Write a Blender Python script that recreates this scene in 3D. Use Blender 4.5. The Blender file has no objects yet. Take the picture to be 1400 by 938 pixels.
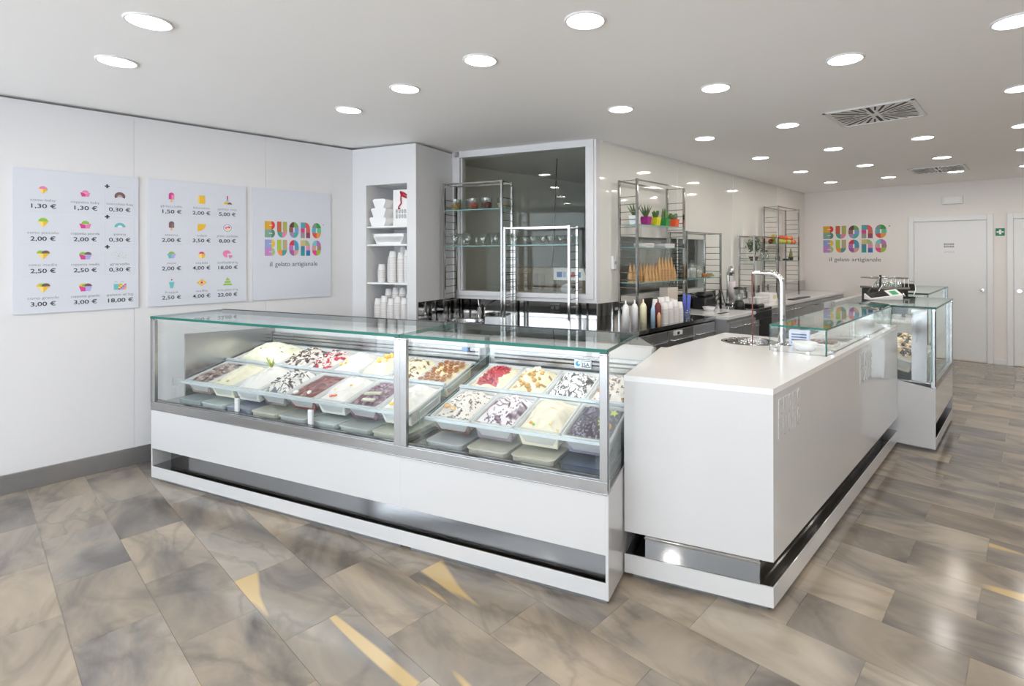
import bpy, math, random
from mathutils import Vector, Matrix, noise
from mathutils.geometry import tessellate_polygon
R = random.Random(7)
SC = bpy.context.scene
COL = SC.collection
CEIL = 2.712
# ------------------------------------------------------------------ camera
YAW, ROLL, FPX = 0.7371, -0.0022, 731.17
cam_d = bpy.data.cameras.new('camera'); cam = bpy.data.objects.new('camera', cam_d); COL.objects.link(cam)
fw = Vector((-math.sin(YAW), math.cos(YAW), 0)); rt = Vector((math.cos(YAW), math.sin(YAW), 0)); up = Vector((0, 0, 1))
r2 = rt * math.cos(ROLL) + up * math.sin(ROLL); u2 = up * math.cos(ROLL) - rt * math.sin(ROLL)
cam.matrix_world = Matrix(((r2.x, u2.x, -fw.x, 0), (r2.y, u2.y, -fw.y, 0), (r2.z, u2.z, -fw.z, 1.615), (0, 0, 0, 1)))
cam_d.sensor_width = 36; cam_d.lens = FPX / 1400 * 36
cam_d.shift_x = -53.34 / 1400; cam_d.shift_y = -(469 - 348.37) / 1400
cam_d.clip_start = 0.05
SC.camera = cam
# ------------------------------------------------------------------ world (bright overcast daylight outside the shop front)
W = bpy.data.worlds.new('world'); SC.world = W; W.use_nodes = True
W.node_tree.nodes['Background'].inputs[0].default_value = (0.89, 0.96, 1.06, 1)
W.node_tree.nodes['Background'].inputs[1].default_value = 4.2
LAMP_W = 2.0          # watts of each ceiling downlight
LED_W = 1.25           # watts per metre of the LED strips in the display cases
SC.view_settings.view_transform = 'Standard'; SC.view_settings.look = 'None'
SC.view_settings.exposure = 0.45; SC.view_settings.gamma = 1.0; SC.view_settings.use_curve_mapping = False
SC.cycles.max_bounces = 10; SC.cycles.diffuse_bounces = 8; SC.cycles.glossy_bounces = 5
SC.cycles.transmission_bounces = 6; SC.cycles.transparent_max_bounces = 40
SC.cycles.caustics_reflective = False; SC.cycles.caustics_refractive = False
SC.cycles.sample_clamp_indirect = 6.0

# ------------------------------------------------------------------ frames
TH = math.atan(.33); KC, KS = math.cos(TH), math.sin(TH); KO = (-1.457, 1.9926)
def K(a, b, z=0.0):      # the counter's own axes -> room axes
    return (KO[0] + KC * a - KS * b, KO[1] + KS * a + KC * b, z)

# ------------------------------------------------------------------ materials
MATS = {}
def mat(name, col, rough=.5, metal=0., spec=.5, coat=0., emit=None, estr=0., alpha=1., coatr=.03):
    if name in MATS: return MATS[name]
    m = bpy.data.materials.new(name); m.use_nodes = True
    b = m.node_tree.nodes['Principled BSDF']
    b.inputs['Base Color'].default_value = (*col, 1); b.inputs['Roughness'].default_value = rough
    b.inputs['Metallic'].default_value = metal; b.inputs['Specular IOR Level'].default_value = spec
    b.inputs['Coat Weight'].default_value = coat; b.inputs['Coat Roughness'].default_value = coatr
    b.inputs['Alpha'].default_value = alpha
    if emit: b.inputs['Emission Color'].default_value = (*emit, 1); b.inputs['Emission Strength'].default_value = estr
    MATS[name] = m; return m
def nodes(m): return m.node_tree.nodes, m.node_tree.links, m.node_tree.nodes['Principled BSDF']
def N(ns, t, **kw):
    n = ns.new(t)
    for k, v in kw.items():
        if hasattr(n, k): setattr(n, k, v)
        else: n.inputs[k].default_value = v
    return n
def mottled(name, col, rough, amt=.04, scale=6., **kw):
    """a plain finish with a faint uneven grain"""
    m = mat(name, col, rough, **kw); ns, ln, b = nodes(m)
    tc = N(ns, 'ShaderNodeTexCoord'); nz = N(ns, 'ShaderNodeTexNoise', Scale=scale, Detail=4.)
    ln.new(tc.outputs['Object'], nz.inputs['Vector'])
    mx = N(ns, 'ShaderNodeMixRGB', blend_type='MIX')
    mx.inputs[1].default_value = (*[c * (1 - amt) for c in col], 1); mx.inputs[2].default_value = (*[min(1, c * (1 + amt)) for c in col], 1)
    ln.new(nz.outputs['Fac'], mx.inputs[0]); ln.new(mx.outputs[0], b.inputs['Base Color'])
    return m
M_wall = mottled('white_wall_panel', (.69, .69, .7), .38, .012, 1.5)
M_wall2 = mottled('warm_white_paint', (.8, .765, .735), .55, .012, 2.)
M_ceil = mottled('ceiling_paint', (.95, .94, .93), .6, .015, 1.2)
M_lab = mottled('cream_paint', (.74, .72, .67), .55, .02, 2.)
M_lac = mottled('white_lacquer', (.57, .57, .57), .22, .006, 2., coat=.7)
M_top = mottled('white_solid_surface', (.74, .74, .74), .16, .01, 30.)
M_wood = mottled('white_shelf_board', (.86, .87, .87), .35, .01, 3.)
M_black = mat('black_gap', (.012, .012, .012), .6)
M_blackp = mottled('black_plastic', (.02, .02, .022), .28, .1, 20.)
M_chrome = mat('chrome', (.55, .55, .54), .07, 1.)
M_rack = mottled('rack_chrome', (.36, .355, .34), .12, .1, 9., metal=1.)
M_splash = mottled('dark_polished_steel', (.36, .36, .36), .05, .3, 4., metal=1.)
M_steel = mottled('brushed_steel', (.43, .43, .43), .25, .08, 14., metal=1.)
M_mirror = mottled('polished_steel', (.4, .4, .4), .07, .06, 5., metal=1.)
M_grey = mottled('grey_steel_door', (.42, .43, .45), .3, .03, 9., metal=.6)
M_kick = mottled('dull_steel_kick', (.34, .34, .345), .35, .08, 12., metal=.9)
M_bar = mottled('pale_blue_steel', (.62, .7, .74), .25, .03, 8., metal=.4)
M_plastic = mottled('white_plastic', (.77, .77, .77), .3, .01, 8.)
M_paper = mottled('white_paperboard', (.86, .86, .85), .6, .02, 14.)
M_board = mottled('satin_board', (.62, .645, .71), .3, .006, 2.)
M_grout = mottled('grout', (.36, .32, .27), .8, .1, 40.)
M_waffle = mottled('waffle', (.56, .34, .15), .6, .25, 60.)
M_brown = mottled('bronze_metal', (.19, .13, .08), .45, .06, 9.)
M_choc = mottled('chocolate', (.16, .03, .018), .12, .1, 30.)
M_leaf = mottled('dark_leaf', (.05, .11, .035), .45, .4, 25.)
M_blue = mottled('blue_straw', (.18, .24, .75), .35, .1, 12.)
M_soil = mottled('soil', (.06, .035, .02), .9, .3, 60.)

def print_mat(name='printed', rough=.45, coat=0.):
    """colour comes from the face colours of the mesh (flat print, food, small coloured things)"""
    m = mat(name, (1, 1, 1), rough, coat=coat); ns, ln, b = nodes(m)
    a = N(ns, 'ShaderNodeVertexColor', layer_name='Col'); ln.new(a.outputs['Color'], b.inputs['Base Color']); return m
M_print = print_mat()
M_gel = print_mat('gelato', .32)
M_fruit = print_mat('glossy_food', .2)

def glass_mat(name, tint, refl=.05, mx=.9):
    m = bpy.data.materials.new(name); m.use_nodes = True; ns, ln = m.node_tree.nodes, m.node_tree.links; ns.clear()
    out = N(ns, 'ShaderNodeOutputMaterial'); mix = N(ns, 'ShaderNodeMixShader')
    tr = N(ns, 'ShaderNodeBsdfTransparent'); tr.inputs[0].default_value = (*tint, 1)
    gl = N(ns, 'ShaderNodeBsdfGlossy'); gl.inputs['Roughness'].default_value = .015; gl.inputs[0].default_value = (.95, 1, .98, 1)
    lw = N(ns, 'ShaderNodeLayerWeight'); lw.inputs[0].default_value = .5
    pw = N(ns, 'ShaderNodeMath', operation='POWER'); pw.inputs[1].default_value = 5.
    mr = N(ns, 'ShaderNodeMapRange'); mr.inputs['To Min'].default_value = refl; mr.inputs['To Max'].default_value = mx
    ln.new(lw.outputs['Facing'], pw.inputs[0]); ln.new(pw.outputs[0], mr.inputs['Value']); ln.new(mr.outputs[0], mix.inputs[0])
    ln.new(tr.outputs[0], mix.inputs[1]); ln.new(gl.outputs[0], mix.inputs[2]); ln.new(mix.outputs[0], out.inputs[0])
    MATS[name] = m; return m
M_glass = glass_mat('clear_glass', (.985, .992, .99), .035)
M_acryl = glass_mat('clear_acrylic', (.985, .99, .99), .04)
M_labgl = glass_mat('partition_glass', (.955, .965, .94), .014)
M_tub = mottled('frosted_tub', (.72, .75, .75), .3, .02, 9., alpha=.62)
M_cup = glass_mat('thin_drinking_glass', (.9, .92, .91), .12)
M_edge = mat('green_glass_edge', (.004, .13, .095), .25, 0, .3)
M_edge2 = mat('pale_glass_edge', (.2, .42, .4), .2, 0, .4)
M_panel = mottled('cream_backed_glass', (.8, .795, .745), .05, .01, 1.)
M_lampglow = mat('lamp_diffuser', (.9, .9, .9), .5, emit=(1., .97, .92), estr=9.)
M_led = mat('led_diffuser', (.9, .9, .9), .5, emit=(.95, .98, 1.), estr=6.)

def tile_material():
    m = mat('veined_stone_tile', (.4, .36, .31), .17, spec=.55); ns, ln, b = nodes(m)
    tc = N(ns, 'ShaderNodeTexCoord'); oi = N(ns, 'ShaderNodeObjectInfo'); at = N(ns, 'ShaderNodeAttribute', attribute_name='tid')
    sm = N(ns, 'ShaderNodeMath', operation='ADD'); ln.new(oi.outputs['Random'], sm.inputs[0]); ln.new(at.outputs['Fac'], sm.inputs[1])
    fr = N(ns, 'ShaderNodeMath', operation='FRACT'); ln.new(sm.outputs[0], fr.inputs[0])
    k = N(ns, 'ShaderNodeVectorMath', operation='SCALE'); k.inputs[0].default_value = (31., 57., 17.); ln.new(fr.outputs[0], k.inputs['Scale'])
    # half of the tiles have veins running along, half across
    ad = N(ns, 'ShaderNodeVectorMath', operation='ADD'); ln.new(tc.outputs['Object'], ad.inputs[0]); ln.new(k.outputs[0], ad.inputs[1])
    mp = N(ns, 'ShaderNodeMapping'); mp.inputs['Scale'].default_value = (1.2, 2.5, 1.); mp.inputs['Rotation'].default_value = (0, 0, .5)
    ln.new(ad.outputs[0], mp.inputs[0])
    n1 = N(ns, 'ShaderNodeTexNoise', Scale=.85, Detail=6., Distortion=1.1, Roughness=.56); ln.new(mp.outputs[0], n1.inputs['Vector'])
    cr = N(ns, 'ShaderNodeValToRGB'); e = cr.color_ramp.elements
    e[0].position = .30; e[0].color = (.155, .145, .14, 1); e[1].position = .7; e[1].color = (.46, .4, .325, 1)
    for p, c in ((.4, (.235, .215, .195, 1)), (.5, (.335, .295, .25, 1)), (.6, (.4, .35, .285, 1))):
        q = cr.color_ramp.elements.new(p); q.color = c
    ln.new(n1.outputs['Fac'], cr.inputs[0])
    n2 = N(ns, 'ShaderNodeTexNoise', Scale=.9, Detail=5., Distortion=1.2, Roughness=.5); ln.new(mp.outputs[0], n2.inputs['Vector'])
    s = N(ns, 'ShaderNodeMath', operation='SUBTRACT'); s.inputs[1].default_value = .5; ln.new(n2.outputs['Fac'], s.inputs[0])
    ab = N(ns, 'ShaderNodeMath', operation='ABSOLUTE'); ln.new(s.outputs[0], ab.inputs[0])
    vr = N(ns, 'ShaderNodeMapRange'); vr.inputs['From Min'].default_value = 0.; vr.inputs['From Max'].default_value = .05
    vr.inputs['To Min'].default_value = .8; vr.inputs['To Max'].default_value = 1.; ln.new(ab.outputs[0], vr.inputs['Value'])
    mu = N(ns, 'ShaderNodeMixRGB', blend_type='MULTIPLY'); mu.inputs[0].default_value = 1.
    ln.new(cr.outputs[0], mu.inputs[1]); ln.new(vr.outputs[0], mu.inputs[2])
    # tile to tile shade
    wn = N(ns, 'ShaderNodeTexWhiteNoise', noise_dimensions='1D'); ln.new(fr.outputs[0], wn.inputs['W'])
    sh = N(ns, 'ShaderNodeMapRange'); sh.inputs['To Min'].default_value = .68; sh.inputs['To Max'].default_value = .94; ln.new(wn.outputs['Value'], sh.inputs['Value'])
    m2 = N(ns, 'ShaderNodeMixRGB', blend_type='MULTIPLY'); m2.inputs[0].default_value = 1.; ln.new(mu.outputs[0], m2.inputs[1]); ln.new(sh.outputs[0], m2.inputs[2])
    hw = N(ns, 'ShaderNodeTexWhiteNoise', noise_dimensions='1D'); ha = N(ns, 'ShaderNodeMath', operation='ADD'); ha.inputs[1].default_value = 7.31; ln.new(fr.outputs[0], ha.inputs[0]); ln.new(ha.outputs[0], hw.inputs['W'])
    hm = N(ns, 'ShaderNodeMixRGB'); hm.inputs[1].default_value = (.95, .96, .98, 1); hm.inputs[2].default_value = (1.04, .98, .89, 1); ln.new(hw.outputs['Value'], hm.inputs[0])
    m2b = N(ns, 'ShaderNodeMixRGB', blend_type='MULTIPLY'); m2b.inputs[0].default_value = 1.; ln.new(m2.outputs[0], m2b.inputs[1]); ln.new(hm.outputs[0], m2b.inputs[2]); m2 = m2b
    # ochre streaks on some tiles
    n3 = N(ns, 'ShaderNodeTexNoise', Scale=1., Detail=1.5, Distortion=.7); mp3 = N(ns, 'ShaderNodeMapping'); mp3.inputs['Scale'].default_value = (.7, 3.6, 1.); mp3.inputs['Rotation'].default_value = (0, 0, .25); ln.new(ad.outputs[0], mp3.inputs[0]); ln.new(mp3.outputs[0], n3.inputs['Vector'])
    g3 = N(ns, 'ShaderNodeMapRange'); g3.inputs['From Min'].default_value = .69; g3.inputs['From Max'].default_value = .72; ln.new(n3.outputs['Fac'], g3.inputs['Value'])
    m3 = N(ns, 'ShaderNodeMixRGB'); m3.inputs[2].default_value = (.5, .37, .18, 1); ln.new(g3.outputs[0], m3.inputs[0]); ln.new(m2.outputs[0], m3.inputs[1])
    ln.new(m3.outputs[0], b.inputs['Base Color'])
    rr = N(ns, 'ShaderNodeMapRange'); rr.inputs['To Min'].default_value = .1; rr.inputs['To Max'].default_value = .22; ln.new(n1.outputs['Fac'], rr.inputs['Value'])
    ln.new(rr.outputs[0], b.inputs['Roughness'])
    return m
M_tile = tile_material()

# ------------------------------------------------------------------ mesh builder
class MB:
    def __init__(s): s.v, s.f, s.c, s.m, s.s = [], [], [], [], []
    def add(s, vs, fs, col=(1, 1, 1), mi=0, smooth=False):
        o = len(s.v); s.v += [tuple(p) for p in vs]
        for f in fs: s.f.append([i + o for i in f]); s.c.append(col); s.m.append(mi); s.s.append(smooth)
        return s
    def box(s, x0, x1, y0, y1, z0, z1, col=(1, 1, 1), mi=0, mis=None):
        vs = [(x, y, z) for z in (z0, z1) for y in (y0, y1) for x in (x0, x1)]
        fs = [(0, 2, 3, 1), (4, 5, 7, 6), (0, 1, 5, 4), (2, 6, 7, 3), (0, 4, 6, 2), (1, 3, 7, 5)]   # -z +z -y +y -x +x
        if mis is None: return s.add(vs, fs, col, mi)
        for f, k in zip(fs, mis): s.add([vs[i] for i in f], [(0, 1, 2, 3)], col, k)
        return s
    def prism(s, poly, z0, z1, axis='z', col=(1, 1, 1), mi=0, side=None, hole=None):
        """poly: counter-clockwise outline; axis x: (y,z) points pushed along x; axis y: (x,z) points pushed along y"""
        def P(a, t):
            return {'z': (a[0], a[1], t), 'x': (t, a[0], a[1]), 'y': (a[0], t, a[1])}[axis]
        loops = [poly] + ([hole] if hole else [])
        tris = tessellate_polygon([[Vector((a[0], a[1], 0)) for a in l] for l in loops])
        pts = [a for l in loops for a in l]; n = len(pts)
        vs = [P(a, z0) for a in pts] + [P(a, z1) for a in pts]
        fl = axis == 'y'
        for t in tris:
            A, B, C2 = (Vector((pts[i][0], pts[i][1], 0)) for i in t)
            if (B - A).cross(C2 - A).z < 0: t = (t[0], t[2], t[1])
            if fl: t = (t[0], t[2], t[1])
            s.add([vs[i + n] for i in t], [(0, 1, 2)], col, mi); s.add([vs[i] for i in t], [(2, 1, 0)], col, mi)
        off = 0
        for l in loops:
            k = len(l)
            for i in range(k):
                a, b = off + i, off + (i + 1) % k
                q = [vs[a], vs[b], vs[b + n], vs[a + n]]
                if fl: q.reverse()
                s.add(q, [(0, 1, 2, 3)], col, mi if side is None else side)
            off += k
        return s
    def cyl(s, p0, p1, r0, r1=None, seg=12, caps=True, col=(1, 1, 1), mi=0, smooth=True):
        r1 = r0 if r1 is None else r1; p0, p1 = Vector(p0), Vector(p1); d = (p1 - p0).normalized()
        a = d.orthogonal().normalized(); b = d.cross(a); vs = []
        for p, r in ((p0, r0), (p1, r1)):
            for i in range(seg):
                t = 2 * math.pi * i / seg; vs.append(p + (a * math.cos(t) + b * math.sin(t)) * r)
        s.add(vs, [(i, (i + 1) % seg, seg + (i + 1) % seg, seg + i) for i in range(seg)], col, mi, smooth)
        if caps: s.add(vs[:seg], [tuple(reversed(range(seg)))], col, mi); s.add(vs[seg:], [tuple(range(seg))], col, mi)
        return s
    def tube(s, pts, r, seg=8, col=(1, 1, 1), mi=0):
        pts = [Vector(p) for p in pts]; vs = []; a = None; n = len(pts)
        for i, p in enumerate(pts):
            d = (pts[min(i + 1, n - 1)] - pts[max(i - 1, 0)]).normalized()
            if a is None: a = d.orthogonal().normalized()
            a = (a - d * a.dot(d)).normalized(); b = d.cross(a); rr = r[i] if isinstance(r, (list, tuple)) else r
            for k in range(seg):
                t = 2 * math.pi * k / seg; vs.append(p + (a * math.cos(t) + b * math.sin(t)) * rr)
        fs = [(i * seg + k, i * seg + (k + 1) % seg, (i + 1) * seg + (k + 1) % seg, (i + 1) * seg + k) for i in range(n - 1) for k in range(seg)]
        s.add(vs, fs, col, mi, True)
        s.add(vs[:seg], [tuple(reversed(range(seg)))], col, mi); s.add(vs[-seg:], [tuple(range(seg))], col, mi)
        return s
    def lathe(s, prof, seg=16, c=(0, 0, 0), col=(1, 1, 1), mi=0, smooth=True, squash=1.):
        vs = []; n = len(prof)
        for r, z in prof:
            for i in range(seg):
                t = 2 * math.pi * i / seg; vs.append((c[0] + r * math.cos(t), c[1] + r * math.sin(t) * squash, c[2] + z))
        fs = [(j * seg + i, j * seg + (i + 1) % seg, (j + 1) * seg + (i + 1) % seg, (j + 1) * seg + i) for j in range(n - 1) for i in range(seg)]
        return s.add(vs, fs, col, mi, smooth)
    def ball(s, c, r, seg=10, rings=6, col=(1, 1, 1), mi=0, sc=(1, 1, 1)):
        prof = [(math.sin(math.pi * j / rings) * r + 1e-5, -math.cos(math.pi * j / rings) * r) for j in range(rings + 1)]
        o = len(s.v); s.lathe(prof, seg, (0, 0, 0), col, mi)
        for i in range(o, len(s.v)):
            x, y, z = s.v[i]; s.v[i] = (c[0] + x * sc[0], c[1] + y * sc[1], c[2] + z * sc[2])
        return s
    def xf(s, fn, start=0):
        for i in range(start, len(s.v)): s.v[i] = tuple(fn(s.v[i]))
        return s
    def mesh(s, name, mats):
        me = bpy.data.meshes.new(name); me.from_pydata(s.v, [], s.f)
        for m in (mats if isinstance(mats, (list, tuple)) else [mats]): me.materials.append(m)
        me.polygons.foreach_set('material_index', s.m); me.polygons.foreach_set('use_smooth', s.s)
        if any(c != (1, 1, 1) for c in s.c):
            a = me.color_attributes.new('Col', 'FLOAT_COLOR', 'CORNER'); buf = []
            for f, c in zip(s.f, s.c): buf += [c[0], c[1], c[2], 1.] * len(f)
            a.data.foreach_set('color', buf)
        me.update(); return me
    def build(s, name, mats, parent=None, loc=(0, 0, 0), rot=(0, 0, 0), bevel=0.):
        return link(name, s.mesh(name, mats), parent, loc, rot, bevel)
def link(name, me, parent=None, loc=(0, 0, 0), rot=(0, 0, 0), bevel=0.):
    o = bpy.data.objects.new(name, me); COL.objects.link(o); o.location = loc; o.rotation_euler = rot
    if parent: o.parent = parent
    if bevel:
        b = o.modifiers.new('bevel', 'BEVEL'); b.width = bevel; b.segments = 2; b.limit_method = 'ANGLE'; b.angle_limit = .7
    return o
def tag(o, label, cat, group=None):
    o['label'] = label; o['category'] = cat
    if group: o['group'] = group
    return o
def thing(name, label, cat, loc=(0, 0, 0), rot=(0, 0, 0), group=None):
    o = bpy.data.objects.new(name, None); COL.objects.link(o); o.location = loc; o.rotation_euler = rot
    o.empty_display_size = .05; return tag(o, label, cat, group)
def struct(o): o['kind'] = 'structure'; return o
def stuff(o): o['kind'] = 'stuff'; return o
def copy_tree(o, loc, rot=None, label=None, parent=None):
    c = o.copy(); COL.objects.link(c); c.parent = parent
    if parent is None:
        c.location = loc
        if rot is not None: c.rotation_euler = rot
        if label: c['label'] = label
    for ch in list(o.children): copy_tree(ch, None, parent=c)
    return c
# flat print: text outlines
_tc = {}
def text_shape(s, bold=0.):
    key = (s, bold)
    if key not in _tc:
        cu = bpy.data.curves.new('t', 'FONT'); cu.body = s; cu.size = 1.; cu.offset = bold; cu.resolution_u = 3; cu.align_x = 'CENTER'
        ob = bpy.data.objects.new('t', cu); COL.objects.link(ob)
        me = bpy.data.meshes.new_from_object(ob.evaluated_get(bpy.context.evaluated_depsgraph_get()))
        _tc[key] = ([tuple(v.co) for v in me.vertices], [tuple(p.vertices) for p in me.polygons])
        bpy.data.objects.remove(ob); bpy.data.meshes.remove(me); bpy.data.curves.remove(cu)
    return _tc[key]
def put_text(mb, s, u, v, size, col, bold=0., width=None):
    vs, fs = text_shape(s, bold); sx = size
    if width: sx = width / max(1e-6, max(p[0] for p in vs) - min(p[0] for p in vs))
    mb.add([(u + p[0] * sx, v + p[1] * size, 0) for p in vs], fs, col)
def flat(mb, plane, pos, off=.0012):
    """turn (u,v,0) print into room space: plane 'x+' wall facing +x (u=+y), 'y-' wall facing -y (u=+x), 'x+' etc."""
    if plane == 'x+': mb.xf(lambda p: (pos[0] + off + p[2], pos[1] + p[0], pos[2] + p[1]))
    else: mb.xf(lambda p: (pos[0] + p[0], pos[1] - off - p[2], pos[2] + p[1]))
    return mb
def sr(h):   # sRGB hex -> linear
    h = h.lstrip('#'); t = [int(h[i:i + 2], 16) / 255 for i in (0, 2, 4)]
    return tuple(((c + .055) / 1.055) ** 2.4 if c > .04 else c / 12.92 for c in t)

# letters of the coloured block logo: unit box 0..1 wide and 0..1.2 high
def letter_spans(ch, x):
    """vertical spans of the letter at x (0..1)"""
    H_ = 1.2
    if ch == 'O':
        e = math.sqrt(max(0, .25 - (x - .5) ** 2)); sp = [(.5 - e, H_ - .5 + e)]
        return [(sp[0][0], .42), (H_ - .42, sp[0][1])] if abs(x - .5) < .07 else sp
    if ch == 'U':
        if abs(x - .5) < .07: return [(.5 - math.sqrt(max(0, .25 - (x - .5) ** 2)), .42)]
        return [(.5 - math.sqrt(max(0, .25 - (x - .5) ** 2)), H_)]
    if ch == 'N':
        tp = H_ if x < .5 else H_ - .5 + math.sqrt(max(0, .25 - (x - .5) ** 2))
        return [(H_ - .42, tp)] if abs(x - .5) < .07 else [(0, tp)]
    if ch == 'B':
        if x <= .68: 
            return [(0, .27), (.33, .87), (.93, H_)] if x > .42 else [(0, H_)]
        e = math.sqrt(max(0, .09 - ((x - .68) * .3 / .32) ** 2))
        if x < .74: return [(.3 - e, .27), (.33, .3 + e), (.9 - e, .87), (.93, .9 + e)]
        return [(.3 - e, .3 + e), (.9 - e, .9 + e)]
def logo_letter(mb, ch, u, v, w, h, cells, grow=0.):
    """cells: (x0,x1,y0,y1,colour) in letter units"""
    for (x0, x1, y0, y1, col) in cells:
        xs = sorted(set([x0 + (x1 - x0) * i / 8 for i in range(9)] + [t for t in (.43, .57, .42, .68, .74) if x0 < t < x1]))
        for a, b in zip(xs, xs[1:]):
            m_ = (a + b) / 2
            sa, sm, sb = (letter_spans(ch, min(max(t, 1e-4), 1 - 1e-4)) for t in (a + 1e-4, m_, b - 1e-4))
            if not (len(sa) == len(sm) == len(sb)): sa = sb = sm
            for (p, q, r_) in zip(sa, sm, sb):
                lo = [max(y0, t) for t in (p[0], r_[0])]; hi = [min(y1, t) for t in (p[1], r_[1])]
                if max(hi[0] - lo[0], hi[1] - lo[1]) <= 1e-4: continue
                hi = [max(hi[i], lo[i]) for i in (0, 1)]
                mb.add([(u + a * w, v + lo[0] * h / 1.2, 0), (u + b * w, v + lo[1] * h / 1.2, 0), (u + b * w, v + hi[1] * h / 1.2, 0), (u + a * w, v + hi[0] * h / 1.2, 0)], [(0, 1, 2, 3)], col)
LOGO = [[('B', ['D9A52E', 'D9362B', '7FA294', '4F8570']), ('U', ['C15C3C', 'A9A75A', '3F9F8B', 'DB7DA6']), ('O', ['5E3A3C', '6BA544', '8A6248', '7E95CB', '9C8CB0', '4EA6A3']),
         ('N', ['4D9CA6', 'D8575A', 'D23C86', 'C4604F', '93908C', '8A3A55']), ('O', ['7F8C82', '2E9440', '57A5B4', '62B28C', 'D94A40', 'E0913A'])],
        [('B', ['8F9BCB', 'E0BC2C', 'BE85C2', 'A3BE7E']), ('U', ['A3BC44', 'B2A383', 'E98F3A', '4D9394']), ('O', ['CF3238', '4494B8', 'B66CB0', '4D93AE', '9C5C9E', 'D09A94']),
         ('N', ['C6B878', '9DAE80', '3D7E9A', 'DF86AE', '2B8F8C', '2F6FA8']), ('O', ['6CC0C0', 'B06CB4', 'C69A92', 'A07A7A', 'DE3D84', '93BC2C'])]]
def logo_cells(ch, cs):
    c = [sr(x) for x in cs]
    if ch == 'B': return [(0, .66, .6, 1.2, c[0]), (.66, 1, .6, 1.2, c[1]), (0, .66, 0, .6, c[2]), (.66, 1, 0, .6, c[3])]
    if ch == 'U': return [(0, .5, .42, 1.2, c[0]), (.5, 1, .42, 1.2, c[1]), (0, .5, 0, .42, c[2]), (.5, 1, 0, .42, c[3])]
    if ch == 'O': return [(0, .5, .8, 1.2, c[0]), (.5, 1, .8, 1.2, c[1]), (0, .5, .42, .8, c[2]), (.5, 1, .42, .8, c[3]), (0, .5, 0, .42, c[4]), (.5, 1, 0, .42, c[5])]
    return [(0, .5, .75, 1.2, c[0]), (.5, 1, .75, 1.2, c[1]), (0, .5, .42, .75, c[2]), (.5, 1, .42, .75, c[3]), (0, .5, 0, .42, c[4]), (.5, 1, 0, .42, c[5])]
def full_logo(parent, plane, pos, width, rowh, gap, tag_size, tag_w):
    """coloured two-row logo plus tagline; pos is its lower left corner (of the tagline's base)"""
    lw = width / 5.62; st = (width - lw) / 4
    for r in (0, 1):
        for i, (ch, cs) in enumerate(LOGO[r]):
            mb = MB(); w = lw * .96
            logo_letter(mb, ch, i * st, (rowh + gap) * (1 - r) + tag_size * 2.0, w, rowh, logo_cells(ch, cs))
            flat(mb, plane, pos).build('logo_letter', M_print, parent)
    for wd, cx, ww in (('il', .035, .05), ('gelato', .265, .3), ('artigianale', .73, .54)):
        mb = MB(); put_text(mb, wd, width * .5 + (cx - .5) * tag_w, tag_size * .45, tag_size, sr('54555C'), width=tag_w * ww)
        flat(mb, plane, pos).build('tagline_word', M_print, parent)
    mb = MB()
    mb.lathe([(.0001, 0), (.012 * width, 0)], 12, (width * 1.035, tag_size * 2 + rowh * 2 + gap - .03 * width, 0), sr('9A9AA2'), smooth=False)
    flat(mb, plane, pos).build('registered_mark', M_print, parent)
# ================================================================== the room
XL, YB, YF, XR = -5.182, 10.177, -3.2, 3.2
floor = struct(MB().box(XL - .3, XR + .2, YF - .2, YB + .3, -.2, -.003).build('floor', M_grout))
TW, TD, G = .61, .301, .0006
def tile_box(w, d, me=[None]): return MB().box(-w / 2, w / 2, -d / 2, d / 2, -.0032, 0)
tile_full = tile_box(TW - 2 * G, TD - 2 * G).mesh('tile', M_tile)
tiles = []
k = int(math.floor(YF / TD)) - 1
while k * TD < YB:
    y0, y1 = max(k * TD, YF), min((k + 1) * TD, YB)
    if y1 - y0 > .02:
        x = -2.03 + .305 * (k - 4); x -= TW * math.ceil((x - XL) / TW)
        while x < XR:
            a, b_ = max(x, XL), min(x + TW, XR)
            if b_ - a > .02: tiles.append((a, b_, y0, y1))
            x += TW
    k += 1
def in_case(x, y):
    dx, dy = x - KO[0], y - KO[1]; a, b_ = KC * dx + KS * dy, -KS * dx + KC * dy
    return (-3.3 < a < -.1 and .15 < b_ < 1.0) or (-1.6 < x < -1.0 and 2.75 < y < 5.2)
def tile_px(t):
    cx, cy = (t[0] + t[1]) / 2, (t[2] + t[3]) / 2
    d = -math.sin(YAW) * cx + math.cos(YAW) * cy; l = math.cos(YAW) * cx + math.sin(YAW) * cy
    if d < .8: return 0
    u, v = 753.3 + FPX * l / d, 348.4 + FPX * 1.615 / d
    if u < -150 or u > 1560 or v > 1150 or in_case(cx, cy): return 0
    behind = cx < -1.6 and cy > 1.99 + .33 * (cx + 1.457) + .7   # staff side, hidden by the counters
    if behind: return 0
    return (t[1] - t[0]) * (t[3] - t[2]) / d ** 3
order = sorted(tiles, key=tile_px, reverse=True)
near = [t for t in order[:300] if tile_px(t) > 0]; far = [t for t in order if t not in near]
for t in near:
    w, d = t[1] - t[0], t[3] - t[2]
    me = tile_full if abs(w - TW) < 1e-4 and abs(d - TD) < 1e-4 else tile_box(w - 2 * G, d - 2 * G).mesh('tile', M_tile)
    link('tile', me, floor, ((t[0] + t[1]) / 2, (t[2] + t[3]) / 2, 0))
mb = MB(); tid = []
for t in far:
    mb.box(t[0] + G, t[1] - G, t[2] + G, t[3] - G, -.0032, 0); tid += [R.random()] * 6
o = stuff(mb.build('tile_field', M_tile, floor))
at = o.data.attributes.new('tid', 'FLOAT', 'FACE'); at.data.foreach_set('value', tid)

ceiling = struct(MB().box(XL - .3, XR + .2, YF - .2, YB + .3, CEIL, CEIL + .12).build('ceiling', M_ceil))
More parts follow.
